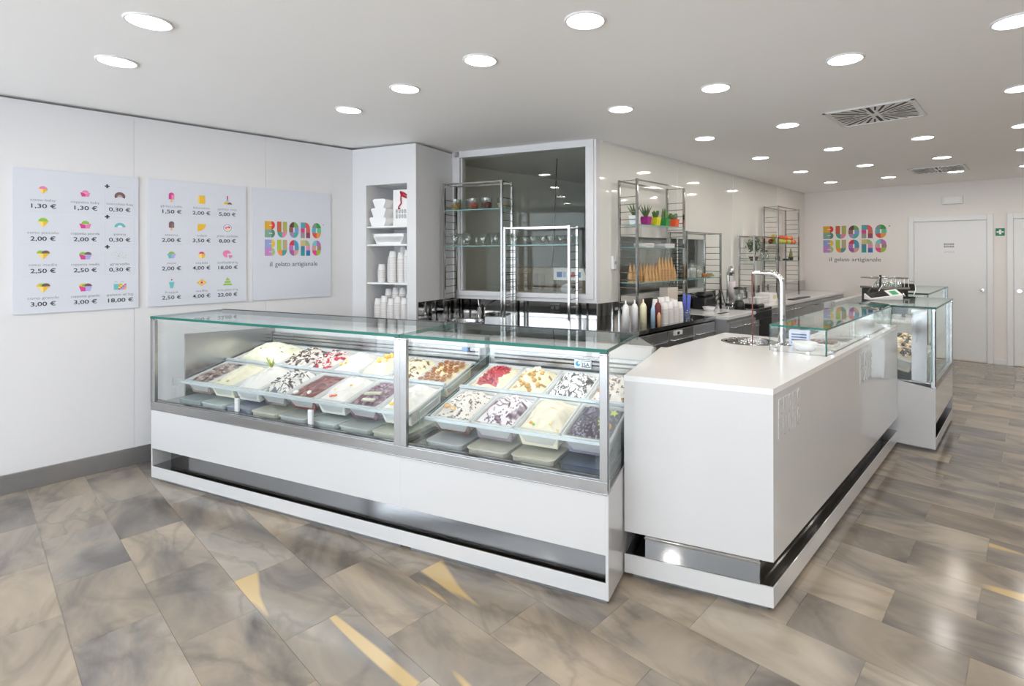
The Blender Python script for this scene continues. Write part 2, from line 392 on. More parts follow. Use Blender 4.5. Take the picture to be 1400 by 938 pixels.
# left wall: tall panels with open joints, shadow gap on top
wl = MB(); wl.box(XL - .25, XL - .13, YF, YB + .2, 0, CEIL); wl.box(XL - .13, XL - .03, YF, YB + .2, 0, CEIL - .02); wl = struct(wl.build('wall_left', M_wall))
ys = [.898 + .957 * i for i in range(-5, 4)]
for a, b_ in zip([YF] + ys, ys + [3.0]):
    if b_ - a > .05: MB().box(XL - .031, XL, a + .0007, b_ - .0007, 0, CEIL - .02).build('wall_panel', M_wall, wl)
struct(MB().box(XL, XL + .012, YF, 2.69, .0, .131).build('baseboard_left', M_kick, bevel=.002))
# niche column
KX0, KX1, KYF, KYB = -3.40, -2.52, 1.828, 2.47
nr = (0, 0, TH); nloc = K(0, 0)
nx0, nx1 = -3.14, -2.628
niche = MB()
niche.box(KX0, nx0, KYF, KYB, 0, CEIL - .02); niche.box(nx1, KX1, KYF, KYB, 0, CEIL - .02)
niche.box(nx0, nx1, KYF, KYB, 2.318, CEIL - .02); niche.box(nx0, nx1, KYF + .42, KYB, 0, 2.318)
niche = struct(niche.build('wall_niche', M_wall, loc=nloc, rot=nr))
MB().box(KX0 + .12, KX1 - .12, KYF + .12, KYB - .01, CEIL - .02, CEIL).build('recessed_core', M_wall, niche)
for z in (1.905, 1.724, 1.34, .955, .57, .2):
    MB().box(nx0, nx1, KYF + .012, KYF + .42, z - .016, z).build('shelf', M_wood, niche)
# glazed partition to the laboratory (wall 1)
W1Y = 2.458
win = struct(bpy.data.objects.new('window_1', None)); COL.objects.link(win); win.location = nloc; win.rotation_euler = nr
def fr(name, x0, x1, y0, y1, z0, z1, m=M_wall): return MB().box(x0, x1, y0, y1, z0, z1).build(name, m, win, bevel=.003)
fr('sill_wall', -2.52, -.93, W1Y, W1Y + .1, 0, 1.19)
fr('frame_bottom', -2.49, -.93, W1Y - .02, W1Y + .1, 1.19, 1.238)
fr('frame_top', -2.49, -.93, W1Y - .02, W1Y + .1, 2.645, CEIL)
fr('frame_side', -2.52, -2.43, W1Y - .02, W1Y + .1, 1.19, CEIL)
fr('frame_side', -1.01, -.93, W1Y - .02, W1Y + .1, 1.238, 2.645)
fr('frame_bead', -2.43, -2.415, W1Y + .01, W1Y + .05, 1.238, 2.645)
fr('pane', -2.43, -1.01, W1Y + .03, W1Y + .038, 1.238, 2.645, M_labgl)
# corner post and wall 2 with cream glass panels
WX, CY = -3.089, 4.042
MB().prism([(-3.113, 4.034), (WX, CY), (WX, CY + .06), (WX - .12, CY + .06)], 0, CEIL).build('corner_post', M_wall, win).matrix_parent_inverse = (Matrix.Translation(nloc) @ Matrix.Rotation(TH, 4, 'Z')).inverted()
ws = MB()
yo0, yo1, zo0, zo1 = 4.40, 6.28, 1.20, 1.80        # opening through to the laboratory
ws.box(WX - .1, WX - .012, CY + .06, yo0, 0, CEIL); ws.box(WX - .1, WX - .012, yo1, YB, 0, CEIL)
ws.box(WX - .1, WX - .012, yo0, yo1, 0, zo0); ws.box(WX - .1, WX - .012, yo0, yo1, zo1, CEIL)
ws = struct(ws.build('wall_side', M_wall))
seams = [CY + .06, 5.587, 7.128, 8.779, YB]
for i, (a, b_) in enumerate(zip(seams, seams[1:])):
    p = MB(); m_ = M_panel if i < 3 else M_wall2
    if i == 0:
        p.box(WX - .012, WX, a, yo0, 1.15, zo1); p.box(WX - .012, WX, a, b_ - .004, zo1, CEIL); p.box(WX - .012, WX, yo0, b_ - .004, 1.15, zo0)
    elif i == 1:
        p.box(WX - .012, WX, a + .004, b_ - .004, zo1, CEIL); p.box(WX - .012, WX, yo1, b_ - .004, 1.15, zo1); p.box(WX - .012, WX, a, yo1, 1.15, zo0)
    else: p.box(WX - .012, WX, a + .004, b_ - .004, 1.15, CEIL)
    p.build('glass_panel', m_, ws)
MB().box(WX - .008, WX - .002, yo0, yo1, zo0, zo1).build('hatch_pane', M_labgl, ws)
for y in seams[1:4]: MB().box(WX - .006, WX + .004, y - .009, y + .009, 1.15, CEIL).build('joint_strip', M_plastic, ws)
MB().box(WX, WX + .006, CY + .1, YB, CEIL - .022, CEIL).build('top_trim', M_wall, ws)
# laboratory behind the glass
struct(MB().box(XL - .05, XL + .0, 3.02, YB, 0, CEIL).build('wall_laboratory', M_lab))
# back wall, doors
wb = struct(MB().box(WX - .1, XR, YB, YB + .2, 0, CEIL).build('wall_back', M_wall2))
struct(MB().box(XL - .05, WX - .1, YB - .05, YB + .2, 0, CEIL).build('wall_laboratory_back', M_lab))
for i, x0 in enumerate((-1.436, -.24)):
    d = struct(MB().box(x0, x0 + .892, YB - .012, YB, .012, 2.108).build('door_%d' % (i + 1), M_plastic))
    f = MB(); f.box(x0 - .075, x0 - .004, YB - .032, YB, 0, 2.205); f.box(x0 + .896, x0 + .967, YB - .032, YB, 0, 2.205); f.box(x0 - .004, x0 + .896, YB - .032, YB, 2.122, 2.205)
    f.build('door_frame', M_plastic, d, bevel=.003)
    kx = x0 + (.84 if i == 0 else .06)
    h = MB(); h.cyl((kx, YB - .012, 1.08), (kx, YB - .03, 1.08), .026, seg=16); h.cyl((kx, YB - .03, 1.08), (kx, YB - .062, 1.08), .013, seg=12); h.box(kx - .03, kx + .03, YB - .064, YB - .056, 1.074, 1.086)
    h.build('door_knob', M_chrome, d)
    if i == 0:
        lg = MB()
        for r in (0, 1):
            for j, ch in enumerate('BUONO'): logo_letter(lg, ch, j * .026, .037 * (1 - r), .021, .028, [(0, 1, 0, 1.2, sr('8A8480'))])
        flat(lg, 'y-', (-1.055, YB - .012, 1.713)).build('door_logo', M_print, d)
        lg = MB(); put_text(lg, 'privato', .065, 0, .04, sr('B5B0AC'), width=.125); flat(lg, 'y-', (-1.055, YB - .012, 1.635)).build('door_lettering', M_print, d)
struct(MB().box(-.461 + .0, -.315, YB - .012, YB, 0, .07).build('baseboard_back', M_plastic))
# right wall and shop front behind the camera
struct(MB().box(XR, XR + .2, YF, YB, 0, CEIL).build('wall_right', M_wall2))
wf = MB(); wf.box(XL, XR, YF - .15, YF, 0, .12); wf.box(XL, XR, YF - .15, YF, 2.6, CEIL)
for x in (XL, -3.5, -1.75, 0., 1.6, XR - .08): wf.box(x, x + .08, YF - .15, YF, .12, 2.6)
wf = struct(wf.build('wall_front', M_wall))
for i, (a, b_) in enumerate(((XL + .08, -3.5), (-3.42, -1.75), (-1.67, 0), (.08, 1.6), (1.68, XR - .08))):
    w = struct(MB().box(a, b_, YF - .09, YF - .08, .12, 2.6).build('window_front_offscreen', M_glass))
# ------------------------------------------------------------------ ceiling lamps
def downlight():
    t = thing('downlight', 'round recessed ceiling downlight with white rim', 'ceiling light', group='recessed downlights in the shop ceiling')
    MB().lathe([(.086, -.001), (.086, -.007), (.094, -.009), (.099, -.004), (.099, 0)], 32).build('rim', M_plastic, t)
    MB().lathe([(.0002, -.0035), (.05, -.0035), (.0865, -.0045)], 32, smooth=False).build('diffuser', M_lampglow, t)
    l = bpy.data.lights.new('lamp_light', 'AREA'); l.shape = 'DISK'; l.size = .16; l.energy = LAMP_W; l.color = (1., .94, .86)
    lo = bpy.data.objects.new('lamp_light', l); COL.objects.link(lo); lo.parent = t; lo.location = (0, 0, -.012)
    return t
LX = [-3.838, -3.076, -2.316, -1.562, -.794, -.07, .70, 1.46]; LY = [-2.16, -.785, .59, 1.963, 3.337, 4.715, 6.09, 7.48, 8.88]
dl = None
for i, x in enumerate(LX):
    for j, y in enumerate(LY):
        if i == 4 and j == 5: continue                                   # the air diffuser is there
        if i < 2 and j > 3: continue
        if x < -3.0 and j > 3: continue
        if j < 2 and i % 2: continue
        if dl is None: dl = downlight(); t = dl; t.location = (x, y, CEIL)
        else: t = copy_tree(dl, (x, y, CEIL))
        dd = -math.sin(YAW) * x + math.cos(YAW) * y; ll = math.cos(YAW) * x + math.sin(YAW) * y      # only to name the lamps beyond the picture
        seen = dd > .1 and -40 < 753.3 + FPX * ll / dd < 1440 and 348.4 - FPX * (CEIL - 1.615) / dd > -25
        t.name = 'downlight' if seen else 'downlight_offscreen'; t['group'] = 'recessed downlights in the shop ceiling' if seen else 'further downlights of the same ceiling grid'
        t['label'] = 'round recessed ceiling downlight with white rim' if seen else 'recessed downlight over the open floor away from the counters'
        for ch in t.children:
            if ch.type == 'LIGHT': ch.name = 'lamp_light' if seen else 'lamp_light_offscreen'
# swirl air diffusers
def diffuser(x, y, lab):
    t = thing('air_diffuser', lab, 'air vent', (x, y, CEIL))
    s_ = .298
    MB().box(-s_, s_, -s_, s_, -.008, 0).build('face_plate', M_plastic, t, bevel=.002)
    f = MB()
    for a, b_, c, d in ((-s_, s_, -s_, -s_ + .02), (-s_, s_, s_ - .02, s_), (-s_, -s_ + .02, -s_, s_), (s_ - .02, s_, -s_, s_)): f.box(a, b_, c, d, -.012, -.004)
    f.build('rim', M_plastic, t)
    for q in range(32):
        an = 2 * math.pi * q / 32; r0 = (.05, .15, .1, .15)[q % 4]; r1 = min(.262 / max(abs(math.cos(an)), abs(math.sin(an))), .35); w = (.013, .0075, .01, .0075)[q % 4]
        MB().add([(r0, -w * .7, -.0088), (r1, -w, -.0088), (r1, w, -.0088), (r0, w * .7, -.0088), (r0, -w * .7, -.0075), (r1, -w, -.0075), (r1, w, -.0075), (r0, w * .7, -.0075)], [(0, 1, 2, 3), (0, 4, 5, 1), (1, 5, 6, 2), (2, 6, 7, 3), (3, 7, 4, 0)]).build('slot', M_black, t, rot=(0, 0, an))
    MB().lathe([(.0002, -.0098), (.042, -.0096), (.046, -.008)], 20).build('hub', M_plastic, t)
diffuser(-.932, 4.795, 'square swirl air diffuser with black slots beside the large downlights')
diffuser(-.94, 8.49, 'square swirl air diffuser close to the wall with doors')
# ================================================================== menu boards on the left wall
INK = sr('2E3348'); GREY = sr('8C8F98'); LINE = sr('B9C2D2')
YEL, PIN, MAG, GRN, BRN, TEAL, LIL, RED, CRM = sr('E2B52E'), sr('E07FAE'), sr('CF3F8E'), sr('8CBB3F'), sr('70565A'), sr('6BB8BE'), sr('A9A4DA'), sr('C9304F'), sr('EFD27A')
def half(mb, u, v, r, col, a0=0., a1=math.pi, n=10, sy=1.):
    z_ = len(mb.f) * 1.5e-5 + mb_z(mb)
    pts = [(u, v, z_)] + [(u + r * math.cos(a0 + (a1 - a0) * i / n), v + r * sy * math.sin(a0 + (a1 - a0) * i / n), z_) for i in range(n + 1)]
    mb.add(pts, [(0, i, i + 1) for i in range(1, n + 1)], col)
def mb_z(mb): return 1e-4
def poly(mb, pts, col): mb.add([(a, b_, len(mb.f) * 1.5e-5 + 1e-4) for a, b_ in pts], [tuple(range(len(pts)))], col)
def ic_cone(mb, u, v, s_, scoops):
    for i, c in enumerate(scoops):
        dx = 0 if len(scoops) == 1 else (-.45 + .9 * i / (len(scoops) - 1)) * s_ * .55
        half(mb, u + dx, v + s_ * .18, s_ * (.5 if len(scoops) == 1 else .42), c)
    poly(mb, [(u - s_ * .62, v + s_ * .22), (u - s_ * .0, v - s_ * .62), (u, v + s_ * .16)], CRM); poly(mb, [(u, v - s_ * .62), (u + s_ * .62, v + s_ * .22), (u, v + s_ * .16)], YEL)
def ic_cup(mb, u, v, s_, scoops):
    for i, c in enumerate(scoops):
        dx = 0 if len(scoops) == 1 else (-.45 + .9 * i / (len(scoops) - 1)) * s_ * .62
        half(mb, u + dx, v + s_ * .1, s_ * (.46 if len(scoops) == 1 else .4), c)
    poly(mb, [(u - s_ * .68, v + s_ * .16), (u, v - s_ * .0), (u, v - s_ * .55), (u - s_ * .46, v - s_ * .55)], MAG); poly(mb, [(u, v), (u + s_ * .68, v + s_ * .16), (u + s_ * .46, v - s_ * .55), (u, v - s_ * .55)], LIL if len(scoops) > 1 else PIN)
def ic_choc(mb, u, v, s_): half(mb, u, v - s_ * .2, s_ * .6, BRN, -.5, math.pi + .5, 14); half(mb, u, v - s_ * .3, s_ * .3, sr('B09A96'), 0, math.pi)
def ic_cream(mb, u, v, s_):
    half(mb, u, v - s_ * .3, s_ * .62, TEAL, 0, math.pi, 14); half(mb, u, v - s_ * .32, s_ * .28, sr('DADDE8'), 0, math.pi)
def ic_dots(mb, u, v, s_):
    rr = random.Random(3)
    for _ in range(46):
        a, r_ = rr.random() * 6.28, s_ * .75 * math.sqrt(rr.random()); half(mb, u + r_ * math.cos(a) * 1.2, v + r_ * math.sin(a) * .8, s_ * .035, sr('B0A79A'), 0, 6.28, 5)
def ic_bag(mb, u, v, s_):
    poly(mb, [(u - s_ * .7, v - s_ * .6), (u - s_ * .2, v - s_ * .6), (u - s_ * .2, v + s_ * .2), (u - s_ * .7, v + s_ * .2)], TEAL)
    cs = [MAG, YEL, GRN, TEAL, RED, CRM, PIN, sr('E98F3A')]
    for i in range(4):
        for j in range(4): poly(mb, [(u - s_ * .2 + i * .225 * s_, v - s_ * .6 + j * .2 * s_), (u - s_ * .2 + (i + 1) * .225 * s_, v - s_ * .6 + j * .2 * s_), (u - s_ * .2 + (i + 1) * .225 * s_, v - s_ * .6 + (j + 1) * .2 * s_), (u - s_ * .2 + i * .225 * s_, v - s_ * .6 + (j + 1) * .2 * s_)], cs[(i * 3 + j * 5) % 8])
    for sx in (-.45, .25):
        for i in range(8):
            a, b_ = math.pi * i / 8, math.pi * (i + 1) / 8
            poly(mb, [(u + s_ * (sx + .25 * math.cos(t)) , v + s_ * (.2 + k_ * math.sin(t))) for t, k_ in ((a, .4), (b_, .4), (b_, .33), (a, .33))], TEAL)
def ic_pop(mb, u, v, s_, c1, c2):
    for sx, c in ((-1, c1), (0, c2)): poly(mb, [(u + sx * s_ * .36, v - s_ * .25), (u + (sx + 1) * s_ * .36, v - s_ * .25), (u + (sx + 1) * s_ * .36, v + s_ * .45), (u + sx * s_ * .36, v + s_ * .45)], c)
    half(mb, u, v + s_ * .44, s_ * .36, c1, 0, math.pi); poly(mb, [(u - s_ * .08, v - s_ * .7), (u + s_ * .08, v - s_ * .7), (u + s_ * .08, v - s_ * .25), (u - s_ * .08, v - s_ * .25)], YEL)
def ic_bisc(mb, u, v, s_): poly(mb, [(u - s_ * .5, v - s_ * .6), (u - s_ * .3, v - s_ * .6), (u - s_ * .3, v + s_ * .6), (u - s_ * .5, v + s_ * .6)], CRM); poly(mb, [(u - s_ * .3, v - s_ * .65), (u + s_ * .5, v - s_ * .65), (u + s_ * .5, v + s_ * .65), (u - s_ * .3, v + s_ * .65)], YEL)
def ic_mix(mb, u, v, s_):
    poly(mb, [(u - s_ * .1, v), (u + s_ * .1, v), (u + s_ * .1, v + s_ * .7), (u - s_ * .1, v + s_ * .7)], RED); poly(mb, [(u - s_ * .3, v - s_ * .25), (u + s_ * .3, v - s_ * .25), (u, v + s_ * .1)], TEAL)
    half(mb, u - s_ * .15, v - s_ * .8, s_ * .45, YEL); half(mb, u + s_ * .35, v - s_ * .8, s_ * .38, BRN)
def ic_crepe(mb, u, v, s_): half(mb, u - s_ * .55, v + s_ * .5, s_ * 1.15, YEL, -math.pi / 2, 0, 12)
def ic_plate(mb, u, v, s_):
    half(mb, u, v, s_ * .62, sr('6E6A78'), 0, 6.283, 20); half(mb, u, v, s_ * .54, sr('E6E6EE'), 0, 6.283, 20); half(mb, u - s_ * .15, v, s_ * .28, PIN, 0, 6.283, 12); half(mb, u + s_ * .18, v + s_ * .1, s_ * .22, MAG, 0, 6.283, 12); half(mb, u + s_ * .08, v - s_ * .2, s_ * .24, CRM, 0, 6.283, 12)
def ic_tub(mb, u, v, s_, top, a, b_): half(mb, u, v + s_ * .05, s_ * .42, top); poly(mb, [(u - s_ * .55, v + s_ * .12), (u, v + s_ * .12), (u, v - s_ * .6), (u - s_ * .35, v - s_ * .6)], a); poly(mb, [(u, v + s_ * .12), (u + s_ * .55, v + s_ * .12), (u + s_ * .35, v - s_ * .6), (u, v - s_ * .6)], b_)
def ic_cake(mb, u, v, s_): half(mb, u - s_ * .1, v + s_ * .1, s_ * .6, PIN, .1, 4.9, 18); half(mb, u + s_ * .15, v - s_ * .1, s_ * .6, sr('D77BA6'), -1.4, -.1, 8)
def ic_frap(mb, u, v, s_): poly(mb, [(u - s_ * .38, v + s_ * .25), (u - s_ * .2, v - s_ * .75), (u + s_ * .2, v - s_ * .75), (u + s_ * .38, v + s_ * .25)], TEAL); half(mb, u, v + s_ * .25, s_ * .36, sr('BFD9E2')); half(mb, u, v + s_ * .6, s_ * .12, RED, 0, 6.28, 8)
def ic_waf(mb, u, v, s_):
    poly(mb, [(u - s_ * .7, v), (u, v - s_ * .55), (u + s_ * .7, v), (u, v + s_ * .55)], YEL); poly(mb, [(u - s_ * .45, v), (u, v - s_ * .35), (u + s_ * .45, v), (u, v + s_ * .35)], CRM); half(mb, u, v, s_ * .2, MAG, 0, 6.28, 8)
def ic_tier(mb, u, v, s_):
    for w, y in ((.7, -.6), (.5, -.2), (.28, .2)): poly(mb, [(u - s_ * w, v + s_ * y), (u + s_ * w, v + s_ * y), (u + s_ * w * .8, v + s_ * (y + .28)), (u - s_ * w * .8, v + s_ * (y + .28))], sr('93BC2C') if y != -.2 else GRN)
    half(mb, u, v + s_ * .55, s_ * .12, GRN, 0, 6.28, 8)
BH = 1.01
def board(y0, y1, label):
    t = thing('menu_board', label, 'board', (XL, y0, 1.212))
    w = y1 - y0
    MB().box(.002, .016, 0, w, 0, BH).build('board_panel', M_board, t, bevel=.001)
    MB().box(0, .003, .05, w - .05, .05, BH - .05).build('spacer', M_plastic, t)
    return t, w
def printed(t, name, fn):
    mb = MB(); fn(mb); flat(mb, 'x+', (.016, 0, 0)); return mb.build(name, M_print, t)
def entry(t, u, v, icon, cap, price, s_, kg=False):
    printed(t, 'icon', icon)
    printed(t, 'caption', lambda mb: put_text(mb, cap, u, v - .078, .026, GREY, 0, width=min(.017 * len(cap) * .86, .16)))
    printed(t, 'price', lambda mb: put_text(mb, price, u, v - .126, .041, INK, .012, width=.0215 * len(price)))
b1, w = board(.234, .922, 'white menu board with cones, pink cups and three boxed plus extras')
cols = [.15, .375, .575]; rows = [.865, .636, .41, .178]
pr1 = [('cono baby', '1,30 €', 'coppetta baby', '1,30 €', 'cioccolata fusa', '0,30 €'), ('cono piccolo', '2,00 €', 'coppetta piccola', '2,00 €', 'panna', '0,30 €'),
       ('cono medio', '2,50 €', 'coppetta media', '2,50 €', 'granella', '0,30 €'), ('cono grande', '3,00 €', 'coppetta grande', '3,00 €', 'gelato al kg', '18,00 €')]
sc_ = [[PIN], [GRN], [GRN, BRN], [YEL, GRN, BRN]]; sc2 = [[PIN], [GRN], [GRN, BRN], [YEL, GRN, BRN]]
for r, v in enumerate(rows):
    s_ = (.042, .05, .052, .054)[r]
    entry(b1, cols[0], v, lambda mb: ic_cone(mb, cols[0], v, s_, sc_[r]), pr1[r][0], pr1[r][1], s_)
    entry(b1, cols[1], v, lambda mb: ic_cup(mb, cols[1], v - .005, s_, sc2[r]), pr1[r][2], pr1[r][3], s_)
    f = (ic_choc, ic_cream, ic_dots, ic_bag)[r]
    entry(b1, cols[2], v, lambda mb: f(mb, cols[2], v, .054), pr1[r][4], pr1[r][5], .05)
    for u in cols[:2]:
        if r < 3: printed(b1, 'rule_line', lambda mb: poly(mb, [(u - .105, v - .15), (u + .105, v - .15), (u + .105, v - .1488), (u - .105, v - .1488)], LINE))
    if r < 3:
        def fr_(mb):
            a, b_, c, d = cols[2] - .088, cols[2] + .088, v - .148, v + .058
            for q in ((a, b_, c, c + .0014), (b_ - .0014, b_, c, d), (a + .04, b_, d - .0014, d), (a, a + .0014, c, d - .03)): poly(mb, [(q[0], q[2]), (q[1], q[2]), (q[1], q[3]), (q[0], q[3])], LINE)
        printed(b1, 'frame_line', fr_)
        def pl_(mb):
            a, d = cols[2] - .075, v + .06
            poly(mb, [(a - .014, d - .005), (a + .014, d - .005), (a + .014, d + .005), (a - .014, d + .005)], INK); poly(mb, [(a - .005, d - .014), (a + .005, d - .014), (a + .005, d + .014), (a - .005, d + .014)], INK)
        printed(b1, 'plus_sign', pl_)
b2, w = board(.985, 1.688, 'white menu board with ice lollies, crepe, waffle and cakes')
cols = [.152, .362, .555]; rows = [.87, .64, .412, .178]
pr2 = [('ghiacciolo', '1,50 €', 'biscotto', '2,00 €', 'gelato mix', '5,00 €'), ('stecco', '2,00 €', 'crêpe', '3,50 €', 'gelato vaschetta', '8,00 €'),
       ('mini', '2,00 €', 'cialda', '4,00 €', 'semifreddi al kg', '18,00 €'), ('frappè', '2,50 €', 'waffle', '4,00 €', 'torte gelato al kg', '22,00 €')]
ics = [[lambda m, u, v: ic_pop(m, u, v, .052, MAG, PIN), lambda m, u, v: ic_bisc(m, u, v, .052), lambda m, u, v: ic_mix(m, u, v + .012, .048)],
       [lambda m, u, v: ic_pop(m, u, v, .05, BRN, sr('86686C')), lambda m, u, v: ic_crepe(m, u, v, .052), lambda m, u, v: ic_plate(m, u, v, .05)],
       [lambda m, u, v: ic_tub(m, u, v, .052, GRN, TEAL, LIL), lambda m, u, v: ic_tub(m, u, v, .05, MAG, CRM, YEL), lambda m, u, v: ic_cake(m, u, v, .052)],
       [lambda m, u, v: ic_frap(m, u, v, .05), lambda m, u, v: ic_waf(m, u, v, .052), lambda m, u, v: ic_tier(m, u, v, .052)]]
for r, v in enumerate(rows):
    for c, u in enumerate(cols):
        entry(b2, u, v, lambda mb: ics[r][c](mb, u, v), pr2[r][2 * c], pr2[r][2 * c + 1], .05)
        if r < 3: printed(b2, 'rule_line', lambda mb: poly(mb, [(u - .08, v - .148), (u + .08, v - .148), (u + .08, v - .1468), (u - .08, v - .1468)], LINE))
b3, w = board(1.74, 2.45, 'white board with the coloured block-letter logo')
full_logo(b3, 'x+', (.016, .1, .275), .518, .148, .02, .062, .44)

# ================================================================== back wall fittings
t = thing('wall_logo', 'coloured block-letter logo mounted straight on the warm white wall', 'sign', (-2.775, YB, 1.45))
full_logo(t, 'y-', (0, 0, 0), .965, .222, .018, .095, .79)
t = thing('emergency_light', 'white rectangular emergency light above the door', 'emergency light', (-.95, YB, 2.375))
MB().box(-.13, .13, -.05, 0, 0, .125).build('housing', M_plastic, t, bevel=.006); MB().box(-.1, .1, -.058, -.05, .02, .105).build('diffuser', M_paper, t, bevel=.004)
t = thing('first_aid_sign', 'small green sign with a white cross between the doors', 'sign', (-.392, YB, 1.877))
MB().box(-.051, .051, -.004, 0, 0, .11, sr('0E7A50')).build('plate', M_print, t)
mb = MB(); poly(mb, [(-.04, .047), (.04, .047), (.04, .066), (-.04, .066)], (.85, .85, .85)); poly(mb, [(-.013, .022), (.013, .022), (.013, .092), (-.013, .092)], (.85, .85, .85))
flat(mb, 'y-', (0, -.004, 0)).build('cross', M_print, t)
mb = MB(); mb.box(-.051, .051, -.0035, 0, -.012, 0); mb.build('white_strip', M_plastic, t)
t = thing('switch_box', 'small white box on the cream wall near the corner post', 'switch', (WX, 4.31, 1.47)); MB().box(0, .03, -.035, .035, 0, .13).build('housing', M_plastic, t, bevel=.004); MB().box(.03, .033, -.012, .012, .05, .08).build('button', M_kick, t)

# ================================================================== glazed display cases
SL = .243; TILT = math.atan(SL); LIPZ = lambda y: .70 + SL * (y - .14)
def display_case(label, loc, rot, L, lend, rend, xa, xb, inner=False, led=True):
    t = thing('display_case', label, 'display case', loc, rot)
    e0, e1 = (.014 if lend else 0), (.014 if rend else 0)
    D = 1.06
    MB().box(e0, L - e1, 0, .02, .229, .511).build('front_panel', M_lac, t, bevel=.0015)
    MB().box(e0, L - e1, 0, .13, .022, .101).build('base_strip', M_lac, t, bevel=.0015)
    MB().box(e0, L - e1, .14, D, .022, .5).build('carcass', M_lac, t)
    s_ = MB(); s_.box(e0, L - e1, .002, .13, .101, .105); s_.box(e0, L - e1, .128, .14, .101, .231); s_.box(e0, L - e1, .122, .128, .16, .231)
    s_.build('recess_lining', M_mirror, t)
    MB().box(.06, L - .012, .015, D - .1, 0, .022).build('kick_plate', M_kick, t)
    for on, x0 in ((lend, 0), (rend, L - .014)):
        if on: MB().prism([(0, .022), (D, .022), (D, .66), (.0, .513)], x0, x0 + .014, 'x').build('end_panel', M_lac, t, bevel=.001)
    r_ = MB(); r_.box(0, L, -.003, .03, .511, .566); r_.box(0, L, -.005, 0, .507, .513); r_.box(.0, L, .008, .05, .566, .571)
    r_.build('bottom_rail', M_steel, t, bevel=.001)
    gl = [0, 0, 1, 1, 1, 1]
    for x0 in (0, L - .042):
        MB().box(x0, x0 + .042, -.002, .022, .566, 1.15).build('post', M_steel, t, bevel=.002)
    MB().box(.003, L - .003, .022, .03, .571, 1.163, mis=[2, 2, 0, 0, 2, 2]).build('front_glass', [M_glass, M_edge, M_edge2], t)
    MB().box(.002, L - .002, -.006, .538, 1.163, 1.180, mis=[0, 0, 1, 1, 1, 1]).build('top_glass', [M_glass, M_edge], t)
    r_ = MB(); r_.box(.0, L, .534, .55, 1.157, 1.182); r_.box(.0, L, .530, .534, 1.147, 1.182); r_.build('rear_trim', M_blackp, t)
    for x0 in (.02, L - .02):
        h = MB(); h.cyl((x0 - .022, .01, 1.152), (x0 + .022, .01, 1.152), .011, seg=14); h.cyl((x0 - .015, .01, 1.152), (x0 - .009, .01, 1.152), .0135, seg=14); h.cyl((x0 + .009, .01, 1.152), (x0 + .015, .01, 1.152), .0135, seg=14)
        h.build('glass_hinge', M_chrome, t)
    for on, x0 in ((lend, .003), (rend, L - .011)):
        if on:
            MB().prism([(0, .52), (1.0, .655), (1.0, .82), (.97, 1.033), (.54, 1.164), (0, 1.164)], x0, x0 + .008, 'x', side=1).build('end_glass', [M_glass, M_blackp], t)
            q = MB(); xx = x0 + .008 if x0 > .5 else x0 - .003
            q.box(xx, xx + .003, -.003, .004, .53, 1.17); q.prism([(0, 1.165), (.54, 1.165), (.54, 1.173), (0, 1.173)], xx, xx + .003, 'x')
            q.build('edge_trim', M_blackp, t)
    # interior
    MB().box(.02, L - .02, .03, .98, .545, .553).build('deck', M_steel, t)
    for x0 in (xa - .02, xb + .004):
        side = MB(); side.prism([(.17, .553), (.98, .553), (.98, .985), (.17, 1.035)], x0, x0 + .012, 'x')
        if inner and x0 < .2: side.build('inner_side_panel', M_steel, t)
    b_ = MB()
    for y, h in ((.142, .0), (.485, 0), (.845, 0)): b_.box(xa, xb, y - .011, y + .011, LIPZ(y) - .02, LIPZ(y) - .004)
    b_.build('support_bars', M_bar, t)
    MB().prism([(.476, LIPZ(.476) + .004), (.494, LIPZ(.494) + .002), (.494, LIPZ(.494) + .016), (.476, LIPZ(.476) + .016)], xa, xb, 'x').build('row_divider', M_bar, t, bevel=.001)
    MB().box(xa, xb, .9, .94, .83, .955).build('rear_grille_panel', M_steel, t)
    for z in (.878, .902, .928):
        MB().box(xa + .01, xb - .01, .896, .9, z - .005, z + .005).build('grille_slot', M_blackp if z > .9 else M_kick, t)
    MB().prism([(.93, .955), (1.06, .955), (1.06, 1.02), (.97, 1.04), (.93, 1.03)], .02, L - .02, 'x').build('rear_beam', M_lac, t)
    MB().box(.02, L - .02, .94, 1.06, .5, .955).build('rear_panel', M_steel, t)
    MB().box(xa, xb, .075, .079, .675, .735, mis=[0, 1, 0, 0, 1, 1]).build('front_guard', [M_acryl, M_edge2], t)
    n_ = max(2, int((xb - xa) / .55) + 1)
    for i in range(n_):
        x = xa + .03 + (xb - xa - .06) * i / (n_ - 1)
        MB().box(x - .018, x + .018, .06, .075, .571, .66).build('guard_bracket', M_plastic if 0 < i < n_ - 1 else M_acryl, t, bevel=.003)
    if not led: return t
    MB().box(.05, L - .05, .535, .549, 1.151, 1.157).build('led_strip', M_led, t)
    l = bpy.data.lights.new('led_light', 'AREA'); l.shape = 'RECTANGLE'; l.size = L - .12; l.size_y = .02; l.energy = LED_W * L; l.color = (.95, .98, 1.)
    lo = bpy.data.objects.new('led_light', l); COL.objects.link(lo); lo.parent = t; lo.location = (L / 2, .542, 1.149); lo.rotation_euler = (.12, 0, 0)
    return t
XM = -1.195
caseA = display_case('long white gelato display case beside the menu wall', K(-3.44, 0), (0, 0, TH), 2.245, True, False, .12, 2.2, True)
caseB = display_case('shorter white gelato display case joined to the tap counter', K(XM, 0), (0, 0, TH), 1.195, False, True, .07, 1.16)
